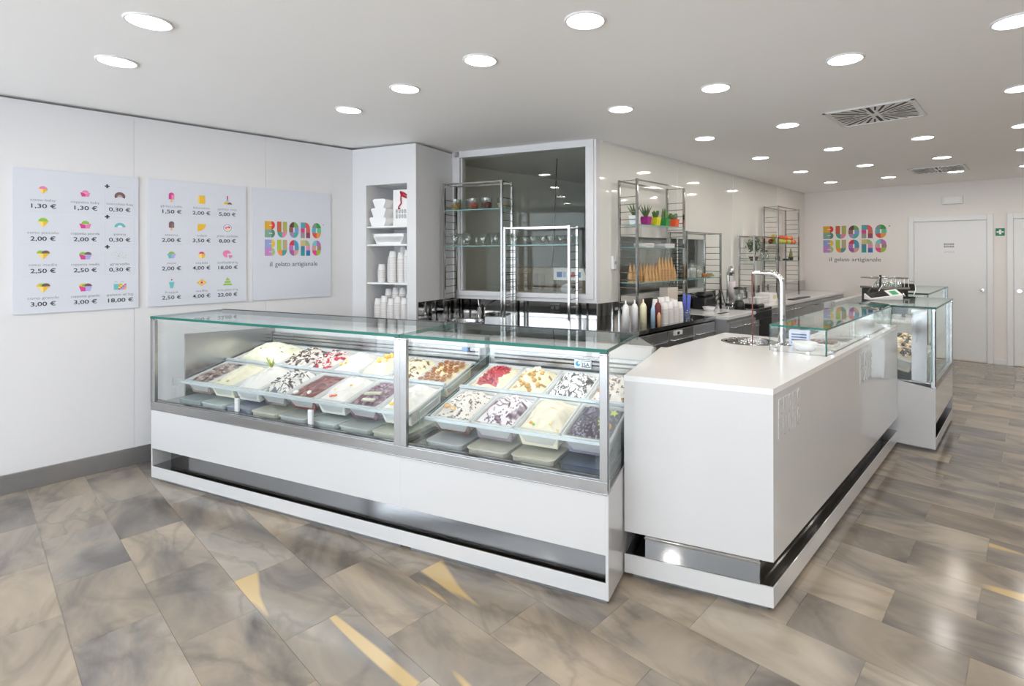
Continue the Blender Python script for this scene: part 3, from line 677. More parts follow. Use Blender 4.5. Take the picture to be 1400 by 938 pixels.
# maker's plates on the grille of the right case
mb = MB(); mb.box(.74, .855, .889, .894, .882, .935, (.82, .88, .92)); mb.box(.785, .851, .8885, .889, .888, .93, (.02, .05, .09)); mb.box(.788, .848, .888, .8885, .892, .926, (.82, .88, .92))
mb.xf(lambda p: (p[0] - .06, p[1], p[2])); mb.build('badge_plate', M_print, caseB)
mb = MB(); half(mb, .764, .909, .017, sr('1C9AD6'), 0, 6.283, 18); half(mb, .772, .914, .008, (.82, .88, .92), 0, 6.283, 12); put_text(mb, 'ISA', .818, .894, .036, sr('0A1A2A'), .02, width=.05); flat(mb, 'y-', (-.06, .888, 0), .001).build('badge_lettering', M_print, caseB)
mb = MB(); mb.box(-.20 + .06, -.20 + .115, .889, .894, .93, .955, sr('2F6AA0')); mb.xf(lambda p: (p[0] + 2.2, p[1], p[2])); mb.build('blue_tag', M_print, caseA)
mb = MB(); mb.box(-1.16 + 1.195 + .02, -1.16 + 1.195 + .024, .08, .88, 0, .001)
mb = MB(); mb.prism([(.09, LIPZ(.09) - .01), (.86, LIPZ(.86) - .01), (.86, LIPZ(.86) + .06), (.09, LIPZ(.09) + .05)], .06, .064, 'x', side=1); mb.build('acrylic_divider', [M_acryl, M_edge2], caseB)
# low white filler between wall and case
t = thing('wall_ledge', 'small stepped white ledge between the steel baseboard and the case end', 'ledge', K(-3.475, .06), (0, 0, TH))
MB().box(-.03, .035, 0, .3, .0, .36).build('ledge_body', M_lac, t, bevel=.002); MB().box(-.05, .035, -.02, .3, .18, .19).build('shelf', M_steel, t)
# ================================================================== gelato tubs
def mixc(a, b_, t): return tuple(x + (y - x) * t for x, y in zip(a, b_))
def tub_mesh(w, d, h, key={}):
    k_ = (w, d, h)
    if k_ in key: return key[k_]
    mb = MB()
    def ring(ww, dd, z, r, n=3):
        out = []
        for sx, sy, a0 in ((1, 1, 0), (-1, 1, 90), (-1, -1, 180), (1, -1, 270)):
            for i in range(n + 1):
                a = math.radians(a0 + 90 * i / n); out.append((sx * (ww / 2 - r) + r * math.cos(a), sy * (dd / 2 - r) + r * math.sin(a), z))
        return out
    rings = [ring(w, d, -.012, .02), ring(w, d, 0, .02), ring(w - .022, d - .022, 0, .018), ring(w - .03, d - .03, -.03, .018), ring(w - .05, d - .05, -h + .03, .03), ring(w - .1, d - .1, -h, .03)]
    n = len(rings[0]); vs = [p for r_ in rings for p in r_]
    fs = [(j * n + i, j * n + (i + 1) % n, (j + 1) * n + (i + 1) % n, (j + 1) * n + i) for j in range(len(rings) - 1) for i in range(n)]
    fs.append(tuple((len(rings) - 1) * n + i for i in range(n)))
    mb.add(vs, fs, smooth=True); key[k_] = mb.mesh('tub', M_tub); return key[k_]
def gelato(w, d, amp, seed, cf, base=-.004, h=.115, nx=30, ny=40, ridge=.5, peak=(0, .1)):
    """mound of gelato filling the tub down to its floor; cf(x,y,noise,height) gives the colour"""
    mb = MB(); vs = []; W2, D2 = (w - .034) / 2, (d - .034) / 2
    so = Vector((seed * 7.3, seed * 3.1, seed * 1.7))
    for j in range(ny + 1):
        for i in range(nx + 1):
            x, y = -1 + 2 * i / nx, -1 + 2 * j / ny
            q = Vector((x * W2 * 14, y * D2 * 10, 0)) + so
            n1 = noise.noise(q); n2 = noise.noise(q * 2.7); rg = 1 - abs(noise.noise(q * 1.4 + Vector((5, 9, 0)))) * 2
            e = (1 - x ** 6) * (1 - y ** 6); dm = max(0, 1 - ((x - peak[0]) ** 2 * .8 + (y - peak[1]) ** 2 * .7))
            n4 = noise.noise(q * 5.5 + Vector((noise.noise(q * 2) * 3, 0, 0)))
            z = base + e * (amp * dm + (.012 * n1 + .008 * n2 + .014 * rg * ridge + .005 * n4 * ridge)) - .012 * (1 - e)
            vs.append((x * W2, y * D2, z))
    n = nx + 1
    for j in range(ny):
        for i in range(nx):
            ids = (j * n + i, j * n + i + 1, (j + 1) * n + i + 1, (j + 1) * n + i)
            c = [sum(vs[k_][a] for k_ in ids) / 4 for a in range(3)]
            q = Vector((c[0] * 16, c[1] * 12, 0)) + so
            mb.f.append(list(ids)); mb.c.append(tuple(.74 * a for a in cf(c[0] / W2, c[1] / D2, q, c[2]))); mb.m.append(0); mb.s.append(True)
    mb.v = vs
    # sides down into the tub
    edge = [i for i in range(n)] + [j * n + nx for j in range(1, ny + 1)] + [ny * n + i for i in range(nx - 1, -1, -1)] + [j * n for j in range(ny - 1, 0, -1)]
    m0 = len(mb.v); k_ = len(edge)
    for i in edge: x, y, z = mb.v[i]; mb.v.append((x * .9, y * .93, -h + .012))
    base_c = tuple(.8 * a for a in cf(0, -.9, Vector((seed, 0, 0)), 0))
    for i in range(k_): mb.f.append([edge[(i + 1) % k_], edge[i], m0 + i, m0 + (i + 1) % k_]); mb.c.append(base_c); mb.m.append(0); mb.s.append(True)
    return mb
def swirl(a, b_, th=.12, f=1., c=None, th2=.35, st=(1, 1)):
    def g(x, y, q, z):
        s_ = Vector((q.x * f * st[0], q.y * f * st[1], 0)); t = noise.turbulence(s_, 3, False) if hasattr(noise, 'turbulence') else noise.noise(s_)
        n_ = noise.noise(s_ + Vector((noise.noise(s_ * .6) * 2, noise.noise(s_ * .6 + Vector((9, 3, 1))) * 2, 0)))
        r_ = a
        if abs(n_) < th: r_ = mixc(b_, a, (abs(n_) / th) ** 2 * .7)
        if c is not None and noise.noise(s_ * .7 + Vector((31, 7, 0))) > th2: r_ = c
        return r_
    return g
def speck(a, b_, th=.15, f=2.2, c=None, th2=.4):
    def g(x, y, q, z):
        n_ = noise.noise(Vector((q.x * f, q.y * f, 0)))
        r_ = b_ if n_ > th else a
        if c is not None and noise.noise(Vector((q.x * f * 1.1 + 40, q.y * f * 1.1, 0))) > th2: r_ = c
        return r_
    return g
def plain(a, b_, f=.8):
    def g(x, y, q, z): return mixc(a, b_, max(0, min(1, .5 + noise.noise(Vector((q.x * f, q.y * f, 0))))))
    return g
CW, CC, CY2 = (.9, .89, .86), (.88, .82, .62), (.87, .8, .48)
DK, DB, DP, RD = (.045, .022, .018), (.12, .05, .03), (.1, .03, .09), (.5, .02, .05)
TUBW, TUBD, TUBH = .254, .345, .115
def topping(t, seed, n, cols, size, w, d, amp, area=(-.8, .8, -.8, .8), shape='flake', zoff=.006):
    rr = random.Random(seed); mb = MB()
    for _ in range(n):
        x, y = rr.uniform(area[0], area[1]), rr.uniform(area[2], area[3]); c = cols[rr.randrange(len(cols))]
        z = amp * max(0, 1 - (x * x * .8 + (y - .1) ** 2 * .7)) + zoff; s_ = size * rr.uniform(.6, 1.3); a = rr.random() * 6.28
        px_, py_ = x * (w - .05) / 2, y * (d - .05) / 2
        o = len(mb.v)
        if shape == 'flake':
            mb.box(-s_, s_, -s_ * .35, s_ * .35, -s_ * .15, s_ * .15, c)
        elif shape == 'ball': mb.ball((0, 0, 0), s_, 8, 5, c)
        else: mb.tube([(s_ * math.cos(k_ * .9), s_ * .7 * math.sin(k_ * .9), k_ * s_ * .12) for k_ in range(5)], s_ * .3, 5, c)
        tl = rr.uniform(-.6, .6); ca, sa = math.cos(a), math.sin(a)
        mb.xf(lambda p: (px_ + ca * p[0] - sa * p[1], py_ + sa * p[0] + ca * p[1], z + p[2] + p[0] * tl), o)
    return mb
def tub(case_loc, case_rot, lx, row, label, cf, amp=.035, seed=1, top=None, extra=None, w=TUBW, name='gelato_tub', ridge=.75, cat='gelato tub', group='gelato tubs in the display cases', d=TUBD):
    y = (.142 + .485) / 2 if row == 0 else (.485 + .845) / 2
    z = LIPZ(y) - .002
    ca, sa = math.cos(case_rot), math.sin(case_rot)
    loc = (case_loc[0] + ca * lx - sa * y, case_loc[1] + sa * lx + ca * y, z)
    t = thing(name, label, cat, loc, (TILT, 0, case_rot), group)
    link('tub', tub_mesh(w, d, TUBH), t)
    gelato(w, d, amp, seed, cf, ridge=ridge).build('gelato', M_gel, t)
    if top: stuff(topping(t, seed, *top[:3], w, d, amp, **(top[3] if len(top) > 3 else {})).build('topping', M_fruit, t))
    if extra: extra(t, amp)
    return t
OR, YW, GN = (.8, .36, .04), (.85, .62, .1), (.32, .5, .06)
def ex_leaf(t, amp):
    for i in range(11):
        a = i * 2.4; l = .05 + .02 * (i % 3); mb = MB(); tl = .35 + .05 * i % .5
        mb.add([(-.006, 0, 0), (.006, 0, 0), (.008, .0, l * .5), (-.008, 0, l * .5), (0, .004, l)], [(0, 1, 2, 3), (3, 2, 4)], (.3 + .02 * i, .48, .07))
        mb.build('pineapple_leaf', M_fruit, t, (0, .07, amp), (tl, 0, a))
def pieces(lst):
    def f(t, amp):
        for (nm, x, y, z, r_, col) in lst: MB().ball((0, 0, 0), r_, 10, 6, col, sc=(1, .8, .6)).build(nm, M_fruit, t, (x, y, z), (0, 0, x * 40))
    return f
def ex_star(t, amp):
    for (x, y, z, s_, a) in ((.06, -.06, .03, .03, .3), (.085, -.115, .028, .027, 1.), (.095, .03, .04, .024, .2)):
        pts = []
        for i in range(10):
            r_ = s_ if i % 2 == 0 else s_ * .48; pts.append((r_ * math.cos(a + i * math.pi / 5), r_ * math.sin(a + i * math.pi / 5)))
        MB().prism(pts, -.003, .003, col=(.6, .66, .12)).build('star_fruit_slice', M_fruit, t, (x, y, z), (.25, .2, 0))
    MB().ball((0, 0, 0), .017, 10, 6, OR).build('orange_slice', M_fruit, t, (.1, -.085, .033))
def ex_disc(t, amp):
    for j in range(8):
        for i in range(5):
            x, y = -.09 + .044 * i + (.022 if j % 2 else 0), -.14 + .038 * j
            if x > .105: continue
            MB().prism([(.0195 * math.cos(math.pi / 3 * k_ + .5), .0195 * math.sin(math.pi / 3 * k_ + .5)) for k_ in range(6)], 0, .004, col=(.28, .1, .03)).build('wafer_disc', M_fruit, t, (x, y, amp + .002 - .3 * x * x))
def ex_cheese(t, amp):
    MB().box(-.05, .06, -.012, .012, -.004, .006, (.5, .5, .36)).build('biscuit_slice', M_fruit, t, (0, -.05, .02), (0, 0, .25)); MB().box(-.04, .05, -.012, .012, -.004, .006, (.45, .46, .34)).build('biscuit_slice', M_fruit, t, (.02, -.115, .012), (0, 0, .1))
A_, B_ = K(-3.44, 0), K(XM, 0)
pa = .2586; ax = lambda i: .13 + pa * (i + .5)
front_A = [
 ('gelato tub of dark chocolate flakes next to the steel end panel', speck((.3, .2, .17), DK, .02, 2.4, (.55, .45, .4), .35), .012, (60, [DK, (.35, .25, .2), (.6, .5, .45)], .006), None),
 ('gelato tub of pale yellow cream with nut dots', speck((.88, .84, .62), (.6, .5, .25), .62, 2.5), .03, None, pieces([('nut', -.05, -.13, .012, .01, (.5, .5, .2)), ('nut', .03, -.12, .012, .01, (.5, .5, .2)), ('nut', .02, .09, .04, .008, (.6, .45, .15))])),
 ('white gelato tub topped with a green pineapple crown', plain(CW, (.88, .87, .8)), .05, None, ex_leaf),
 ('white gelato tub with black stracciatella curls and nut halves', swirl(CW, DK, .09, 1.3, (.2, .18, .22), .42), .04, (34, [DK, (.2, .18, .2), (.7, .62, .4)], .012, dict(shape='curl')), None),
 ('gelato tub with a smooth maroon chocolate glaze', plain((.17, .035, .03), (.2, .045, .04)), .006, None, pieces([('cream_dollop', -.05, -.14, .012, .02, (.8, .76, .74)), ('cream_dollop', .05, -.12, .012, .018, (.8, .76, .74))])),
 ('white gelato tub with pieces of red and orange fruit', plain(CW, (.9, .88, .85)), .035, None, pieces([('fruit_piece', -.01, -.13, .014, .013, (.7, .15, .1)), ('fruit_piece', .015, -.12, .016, .014, (.75, .22, .1)), ('fruit_piece', -.02, -.08, .03, .01, YW), ('fruit_piece', .06, -.02, .04, .011, YW)])),
 ('gelato tub of dark violet granules with biscuit slices', speck((.16, .07, .12), (.35, .26, .33), .1, 3., (.12, .03, .02), .3), .012, (50, [(.2, .1, .16), (.4, .3, .38)], .004), ex_cheese),
 ('white gelato tub with a yellow fruit piece beside the post', plain(CW, (.88, .86, .8)), .03, None, pieces([('fruit_piece', -.05, -.12, .014, .016, YW), ('fruit_piece', -.02, -.05, .03, .012, OR)]))]
for i, (lb, cf, amp, tp, ex) in enumerate(front_A): tub(A_, TH, ax(i), 0, lb, cf, amp, i + 1, tp, ex, ridge=.1 if 'glaze' in lb else .75)
t = tub(A_, TH, (ax(0) + ax(1)) / 2, 1, 'wide gelato tub of pale pistachio cream in a tall mound', speck((.88, .86, .66), (.3, .3, .08), .66, 2.2), .06, 21, (16, [(.25, .26, .08), (.4, .42, .15)], .008), w=2 * TUBW)
back_A = [
 ('cream gelato tub with dark chocolate curls', speck((.86, .78, .7), DK, .12, 2.), .03, (60, [DK, DB, (.87, .8, .7)], .012, dict(shape='curl')), None),
 ('cream gelato tub with red berry sauce and white curls', speck((.86, .78, .72), RD, .1, 1.9, (.2, .03, .03), .42), .03, (50, [RD, (.88, .8, .74), (.88, .8, .74), (.1, .02, .02)], .012, dict(shape='curl')), None),
 ('smooth white gelato tub with three candied orange pieces', plain(CW, (.9, .9, .88)), .045, None, pieces([('candied_orange', -.045, -.1, .03, .014, YW), ('candied_orange', -.01, -.09, .034, .014, OR), ('candied_orange', -.03, -.06, .04, .012, YW)])),
 ('cream gelato tub with a line of candied orange peel', plain((.9, .85, .68), CC), .045, (26, [YW, OR, (.8, .5, .15)], .011, dict(shape='ball', area=(-.5, .5, -.3, .6))), None)]
for i, (lb, cf, amp, tp, ex) in enumerate(back_A): tub(A_, TH, ax(i + 2), 1, lb, cf, amp, i + 30, tp, ex)
tub(A_, TH, ax(6), 1, 'yellow cream gelato tub with chopped nuts beside the post', speck((.87, .82, .6), (.2, .12, .05), .2, 2.2), .035, 41, (50, [(.2, .13, .06), (.85, .8, .65), (.4, .3, .12)], .008), None)
pb = .27; bx = lambda i: .08 + pb * (i + .5)
front_B = [
 ('white gelato tub with chocolate strokes and caramel discs', swirl((.88, .85, .79), DB, .085, 1.5), .04, None, pieces([('caramel_disc', -.06, -.09, .03, .022, (.62, .38, .14)), ('caramel_disc', -.01, -.1, .026, .02, (.66, .42, .18))])),
 ('white gelato tub swirled with purple berry sauce', swirl((.88, .83, .86), DP, .1, 1.3, (.3, .03, .12), .5), .045, None, None),
 ('smooth cream yellow gelato tub with orange chips', speck((.89, .84, .66), (.75, .55, .25), .6, 2.), .04, None, pieces([('chip', -.05, -.12, .018, .011, OR), ('chip', -.03, -.13, .016, .01, GN), ('chip', .06, -.11, .02, .011, (.8, .6, .25))])),
 ('dark blueberry gelato tub with star fruit slices', swirl((.035, .025, .05), (.3, .26, .38), .07, 1.9), .03, None, ex_star)]
for i, (lb, cf, amp, tp, ex) in enumerate(front_B): tub(B_, TH, bx(i), 0, lb, cf, amp, i + 50, tp, ex, w=.264)
back_B = [
 ('cream gelato tub covered with red berry granules', lambda x, y, q, z: (mixc((.4, .01, .08), (.5, .07, .03), .5 + noise.noise(q * 2)) if abs(x) + noise.noise(q) * .2 < .62 and abs(y) < .8 else (.86, .74, .52)), .025, (160, [(.42, .02, .1), (.5, .05, .04), (.3, .01, .06), (.6, .2, .1)], .005, dict(shape='ball', area=(-.6, .6, -.75, .8))), None),
 ('yellow cream gelato tub with pistachio brown crumbs', speck((.88, .82, .52), (.42, .24, .05), .25, 1.6), .04, (26, [(.88, .84, .62), (.45, .26, .06)], .014, dict(shape='ball', zoff=.002)), None),
 ('white gelato tub with black marbled ripples', swirl((.88, .88, .88), (.02, .02, .02), .17, 1.7, st=(1.4, 1)), .04, None, None),
 ('white gelato tub with orange and brown biscuit crumbs', speck((.86, .8, .72), (.45, .2, .05), .12, 1.9, (.08, .04, .03), .35), .04, (40, [(.5, .25, .07), (.1, .05, .04), (.86, .8, .72)], .01), None)]
for i, (lb, cf, amp, tp, ex) in enumerate(back_B): tub(B_, TH, bx(i), 1, lb, cf, amp, i + 60, tp, ex, w=.264)
tub(A_, TH, ax(7), 1, 'gelato tub covered with round chocolate wafer discs', plain((.85, .68, .36), (.88, .74, .45)), .01, 70, None, ex_disc)
# stored tubs with lids lying on the deck
lidm = MB()
def rr_poly(w, d, r_=.025, n=3): 
    out = []
    for sx, sy, a0 in ((1, 1, 0), (-1, 1, 90), (-1, -1, 180), (1, -1, 270)):
        for i in range(n + 1):
            a = math.radians(a0 + 90 * i / n); out.append((sx * (w / 2 - r_) + r_ * math.cos(a), sy * (d / 2 - r_) + r_ * math.sin(a)))
    return out
LIDC = [(.3, .37, .38), (.42, .5, .5), (.22, .25, .32), (.5, .5, .42), (.44, .49, .47), (.46, .52, .5), (.45, .5, .48), (.47, .49, .4)]
for (c0, rot, xs, cols_) in ((A_, TH, [ax(i) for i in range(8)], LIDC), (B_, TH, [bx(i) for i in range(4)], [(.4, .43, .44), (.5, .49, .41), (.48, .47, .38), (.04, .06, .1)])):
    for i, lx in enumerate(xs):
        y = .27; ca, sa = math.cos(rot), math.sin(rot)
        t = thing('storage_tub', 'closed storage tub on the case floor under the %s' % ['chocolate flakes', 'nut-dotted cream', 'pineapple crown', 'stracciatella curls', 'maroon glaze', 'red fruit pieces', 'violet granules', 'yellow fruit piece', 'caramel discs', 'purple berry swirl', 'orange chips', 'star fruit'][i + (8 if c0 is B_ else 0)], 'storage tub', (c0[0] + ca * lx - sa * y, c0[1] + sa * lx + ca * y, .553), (0, 0, rot), 'storage tubs under the gelato')
        mb = MB(); mb.prism(rr_poly(.235, .34), 0, .022, col=cols_[i]); mb.build('tub_body', M_print, t)
        mb = MB(); mb.prism(rr_poly(.247, .352), .022, .029, col=tuple(min(1, c * 1.1) for c in cols_[i])); mb.build('lid', M_fruit, t, bevel=.002)

# ================================================================== further cases down the right side
c2 = (-.61, 5.325); case2 = display_case('white pastry display case standing at the far end of the tap counter', (c2[0], c2[1], 0), (0, 0, math.pi / 2), 1.19, True, True, .05, 1.14)
MB().box(.05, .058, .09, .165, .56, 1.15).build('mirror_strip', M_mirror, case2); MB().box(.012, .05, .06, .165, .56, 1.15).build('mirror_pillar', M_mirror, case2)
ck = speck((.82, .72, .56), (.07, .04, .03), .3, 1.6, (.6, .42, .2), .4)
for i in range(4):
    for r in (0, 1):
        tub((c2[0], c2[1], 0), math.pi / 2, .18 + .27 * i, r, ['pan of mixed biscuits, %s row of the pastry case, %s from the tap counter' % (('front', 'rear')[r], ('first', 'second', 'third', 'fourth')[i])][0], ck, .05, 80 + i + 5 * r,
            (44, [(.85, .78, .66), (.8, .66, .42), (.06, .04, .03), (.55, .36, .16)], .018, dict(shape='ball')), cat='pastry pan', name='biscuit_pan', group='biscuit pans in the pastry case', w=.255)
c3 = (-.885, 7.14); case3 = display_case('white display case beyond the pastry case near the doors', (c3[0], c3[1], 0), (0, 0, math.pi / 2), 1.76, True, True, .05, 1.71, led=False)
# ================================================================== tap counter (island)
isl = thing('tap_counter', 'big white angular counter with a chocolate tap and round basin', 'counter', (-.873, 2.438, 0))
OX, OY = -.873, 2.438
def L2(p): return (p[0] - OX, p[1] - OY)
FL = K(.006, .24); BL = (-1.812, 3.06)
top_poly = [L2(q) for q in [(FL[0], FL[1]), (OX, OY), (OX, 5.318), (-1.25, 5.318), (-1.25, 3.96), (-1.782, 3.96), (-1.775, 3.07), BL]]
BC = (-1.476 - OX, 3.668 - OY); BR_ = .178
hole = [(BC[0] + (BR_ - .004) * math.cos(2 * math.pi * i / 40), BC[1] + (BR_ - .004) * math.sin(2 * math.pi * i / 40)) for i in range(40)]
MB().prism(top_poly, .985, 1.012, hole=hole).build('worktop', M_top, isl, bevel=.0015)
def inset(poly, d):      # move outline inward by d (front, right side, left side)
    out = []; n = len(poly)
    for i in range(n):
        p0, p1, p2 = Vector(poly[i - 1]), Vector(poly[i]), Vector(poly[(i + 1) % n])
        e1, e2 = (p1 - p0).normalized(), (p2 - p1).normalized()
        n1, n2 = Vector((-e1.y, e1.x)), Vector((-e2.y, e2.x)); b_ = n1 + n2; out.append(tuple(p1 + b_ * (d / max(.2, (1 + n1.dot(n2))))))
    return out
body_poly = [top_poly[0], top_poly[1], top_poly[2], top_poly[3], top_poly[4], top_poly[5], top_poly[6], top_poly[7]]
hole2 = [(BC[0] + BR_ * 1.03 * math.cos(2 * math.pi * i / 24), BC[1] + BR_ * 1.03 * math.sin(2 * math.pi * i / 24)) for i in range(24)]
MB().prism(body_poly, .235, .985, hole=hole2).build('body', M_lac, isl, bevel=.0015)
MB().prism(inset(body_poly, .085), .12, .24).build('recess_core', M_mirror, isl)
q = inset(body_poly, .08); MB().prism(q, .175, .18).build('recess_line', M_chrome, isl)
MB().prism(body_poly, .03, .121).build('base_strip', M_lac, isl, bevel=.0015)
MB().prism(inset(body_poly, .004), .121, .1245).build('base_cover', M_mirror, isl)
MB().prism(inset(body_poly, .035), 0, .03).build('kick_plate', M_kick, isl)
# raised block letters on the right side (two groups)
for (y0, h, wl_) in ((2.5, .086, .32), (4.02, .1, .36)):
    for r in (0, 1):
        for i, ch in enumerate('BUONO'):
            mb = MB(); w_ = wl_ / 5.4
            ch2 = 'N' if i == 3 else ch
            logo_letter(mb, ch2, i * wl_ / 5, 0, w_, h, [(0, 1, 0, 1.2, (.87, .87, .87))])
            key = lambda p: (round(p[0], 4), round(p[1], 4)); ed = {}; out = MB(); E_ = .0035
            for f in mb.f:
                p = [mb.v[k_] for k_ in f]; out.add([(E_, a[0], a[1]) for a in p], [tuple(range(len(p)))])
                for a, b_ in zip(p, p[1:] + p[:1]):
                    if key(a) == key(b_): continue
                    e_ = (key(a), key(b_)); r_e = (e_[1], e_[0])
                    if r_e in ed: ed.pop(r_e)
                    else: ed[e_] = (a, b_)
            for a, b_ in ed.values(): out.add([(E_, a[0], a[1]), (0, a[0], a[1]), (0, b_[0], b_[1]), (E_, b_[0], b_[1])], [(0, 1, 2, 3)])
            out.build('raised_letter', M_lac, isl, (0, y0 - OY, .95 - h - r * (h + .0055)))
# basin and tap
bs = thing('round_basin', 'round steel basin sunk in the tap counter', 'basin', (BC[0] + OX, BC[1] + OY, 1.012))
MB().lathe([(.163, -.003), (.165, .003), (.178, .003), (.186, .0)], 40).build('rim', M_mirror, bs)
MB().lathe([(.163, -.003), (.158, -.03), (.14, -.055), (.05, -.066), (.001, -.068)], 40).build('bowl', M_mirror, bs)
MB().lathe([(.001, -.0615), (.03, -.062), (.034, -.067)], 20).build('drain', M_chrome, bs)
tap = thing('chocolate_tap', 'tall chrome swan-neck tap on the white counter', 'tap', (-1.271, 3.714, 1.012))
MB().lathe([(.088, 0), (.088, .003), (.08, .006), (.03, .006), (.027, .012)], 36).build('base_flange', M_mirror, tap)
dx, dy = (-1.445 + 1.271), (3.648 - 3.714); pts = [(0, 0, .004), (0, 0, .40)]
for i in range(1, 9):
    a = math.pi / 2 * i / 8; rr_ = .075; ln_ = math.hypot(dx, dy); pts.append((dx / ln_ * rr_ * (1 - math.cos(a)), dy / ln_ * rr_ * (1 - math.cos(a)), .40 + rr_ * math.sin(a)))
pts.append((dx * .93, dy * .93, .478)); pts.append((dx, dy, .474))
MB().tube(pts, [.0235] * 2 + [.0235 - .0008 * i for i in range(8)] + [.0145, .0125], 18).build('spout', M_chrome, tap)
st = tag(MB().tube([(dx, dy, .47), (dx, dy, .3), (dx + .001, dy, .1), (dx, dy, -.06)], [.0065, .005, .004, .0045], 8).build('chocolate_stream', M_choc, None, (-1.271, 3.714, 1.012)), 'thin stream of melted chocolate running from the tap into the basin', 'chocolate')
# sneeze guard
sg = thing('glass_guard', 'clear glass guard box standing on the white counter', 'glass guard', (-.914, 3.416, 1.012))
MB().box(-.331, 0, 0, .01, 0, .153, mis=[1, 1, 0, 0, 1, 1]).build('end_pane', [M_glass, M_edge], sg)
MB().box(-.01, 0, .01, 1.895, 0, .153, mis=[2, 1, 1, 1, 0, 0]).build('side_pane', [M_glass, M_edge, M_edge2], sg)
MB().box(-.331, 0.001, 0, 1.897, .153, .164, mis=[0, 0, 1, 1, 2, 1]).build('top_pane', [M_glass, M_edge, M_edge2], sg)
for (x, y) in ((-.29, -.012), (-.1, -.012), (.008, .1), (.008, 1.0), (.008, 1.75)):
    MB().box(x - .011, x + .011, y - .008, y + .008, 0, .022).build('glass_clip', M_chrome, sg, bevel=.002)
# things under the guard
def bowl(name, lab, cat, loc, r_, h, m=M_plastic, group=None):
    t = thing(name, lab, cat, loc, group=group); MB().lathe([(.001, .004), (r_ * .6, .004), (r_ * .93, h), (r_, h), (r_ * .7, 0), (.001, 0)], 24).build('bowl', m, t); return t
WZ = 1.012
t = bowl('serving_bowl', 'round white serving bowl behind the end glass of the guard', 'bowl', (-1.08, 3.56, WZ), .075, .05)
t = thing('napkin_box', 'pale blue napkin box with dark print behind the end glass', 'box', (-1.16, 3.72, WZ), (0, 0, .2))
MB().box(-.06, .06, -.04, .04, 0, .1, sr('C9D3EE')).build('carton', M_print, t, bevel=.002)
for i in range(4): MB().box(-.045, .045, -.0412, -.04, .02 + i * .018, .028 + i * .018, sr('4A5272')).build('print_line', M_print, t)
t = thing('tissue_pile', 'pile of crumpled white tissue paper under the long guard pane', 'paper', (-1.06, 4.72, WZ))
gelato(.3, .8, .075, 12, plain((.9, .9, .9), (.84, .86, .88)), base=.01, h=.0, ridge=1.6).build('paper', M_gel, t)
t = thing('price_stand', 'low slanted clear stand on the counter under the guard', 'stand', (-1.06, 4.12, WZ)); MB().box(-.12, .12, -.12, .12, 0, .008).build('base', M_plastic, t); MB().prism([(-.1, .008), (.1, .008), (.1, .06)], -.11, .11, 'x').build('wedge', M_acryl, t)
t = thing('chocolate_tray', 'flat tray with dark chocolate pieces under the guard', 'tray', (-1.06, 3.86, WZ)); MB().box(-.09, .09, -.07, .07, 0, .012).build('tray', M_plastic, t, bevel=.003)
for i in range(5): MB().box(-.08 + .034 * i, -.055 + .034 * i, -.05, .05, .012, .024, (.22, .1, .06)).build('chocolate_piece', M_fruit, t)
# terminal lying on the pastry case glass
t = thing('payment_terminal', 'white handheld terminal with green label and dark screen on the case glass', 'terminal', (-1.085, 5.93, 1.18), (0, 0, YAW))
hv = [(-.16, -.06, 0), (.15, -.06, 0), (.15, .05, 0), (-.16, .05, 0), (-.16, -.06, .012), (.15, -.06, .05), (.15, .05, .1), (-.16, .05, .055)]
MB().add(hv, [(3, 2, 1, 0), (4, 5, 6, 7), (0, 1, 5, 4), (1, 2, 6, 5), (2, 3, 7, 6), (3, 0, 4, 7)]).build('housing', M_plastic, t, bevel=.006)
def tz(x, y): a, b_ = (x + .16) / .31, (y + .06) / .11; return (.012 * (1 - a) + .05 * a) * (1 - b_) + (.055 * (1 - a) + .1 * a) * b_ + .002
mb = MB(); mb.add([(x, y, tz(x, y)) for x, y in ((-.15, -.052), (.03, -.052), (.03, .042), (-.15, .042))], [(0, 1, 2, 3)], (.015, .015, .018)); mb.build('screen', M_fruit, t)
mb = MB(); mb.add([(x, y, tz(x, y)) for x, y in ((.06, -.045), (.12, -.045), (.12, .02), (.06, .02))], [(0, 1, 2, 3)], sr('1E9A62')); mb.build('green_label', M_print, t)
# service counter with lever espresso machine
sv = thing('service_counter', 'white service counter between the two glass cases', 'counter', (-1.35, 6.83, 0))
MB().box(-.4, .45, -.28, .27, .02, .9).build('body', M_lac, sv); MB().box(-.42, .46, -.29, .28, .9, .93).build('top', M_top, sv, bevel=.002)
em = thing('espresso_machine', 'black and chrome lever espresso machine with cup rail on top', 'coffee machine', (-1.28, 6.85, .93), (0, 0, YAW))
MB().box(-.1, .23, -.12, .2, .03, .30).build('body', M_blackp, em, bevel=.012); MB().box(-.11, .24, -.13, .21, .30, .325).build('warming_deck', M_mirror, em, bevel=.004)
for x in (-.07, .2):
    for y in (-.08, .15): MB().cyl((x, y, 0), (x, y, .03), .018).build('foot', M_blackp, em)
MB().tube([(-.1, -.12, .42), (.23, -.12, .42), (.23, .2, .42), (-.1, .2, .42), (-.1, -.12, .42)], .007, 8).build('cup_rail', M_chrome, em)
for i in range(8): MB().tube([(-.1 + .047 * i, -.12, .325), (-.1 + .047 * i, -.12, .42)], .004, 6).build('rail_bar', M_chrome, em)
for (a, b_, c) in (((-.09, -.14, .44), (-.2, -.17, .32), (-.25, -.18, .27)), ((-.07, -.14, .35), (-.14, -.17, .26), (-.185, -.18, .21))):
    MB().tube([a, b_], .006, 8).build('lever', M_chrome, em); MB().tube([b_, c], [.011, .015], 10).build('lever_grip', M_blackp, em)
MB().tube([(-.09, -.14, .46), (-.09, -.14, .2)], .011, 8).build('lever_post', M_blackp, em)
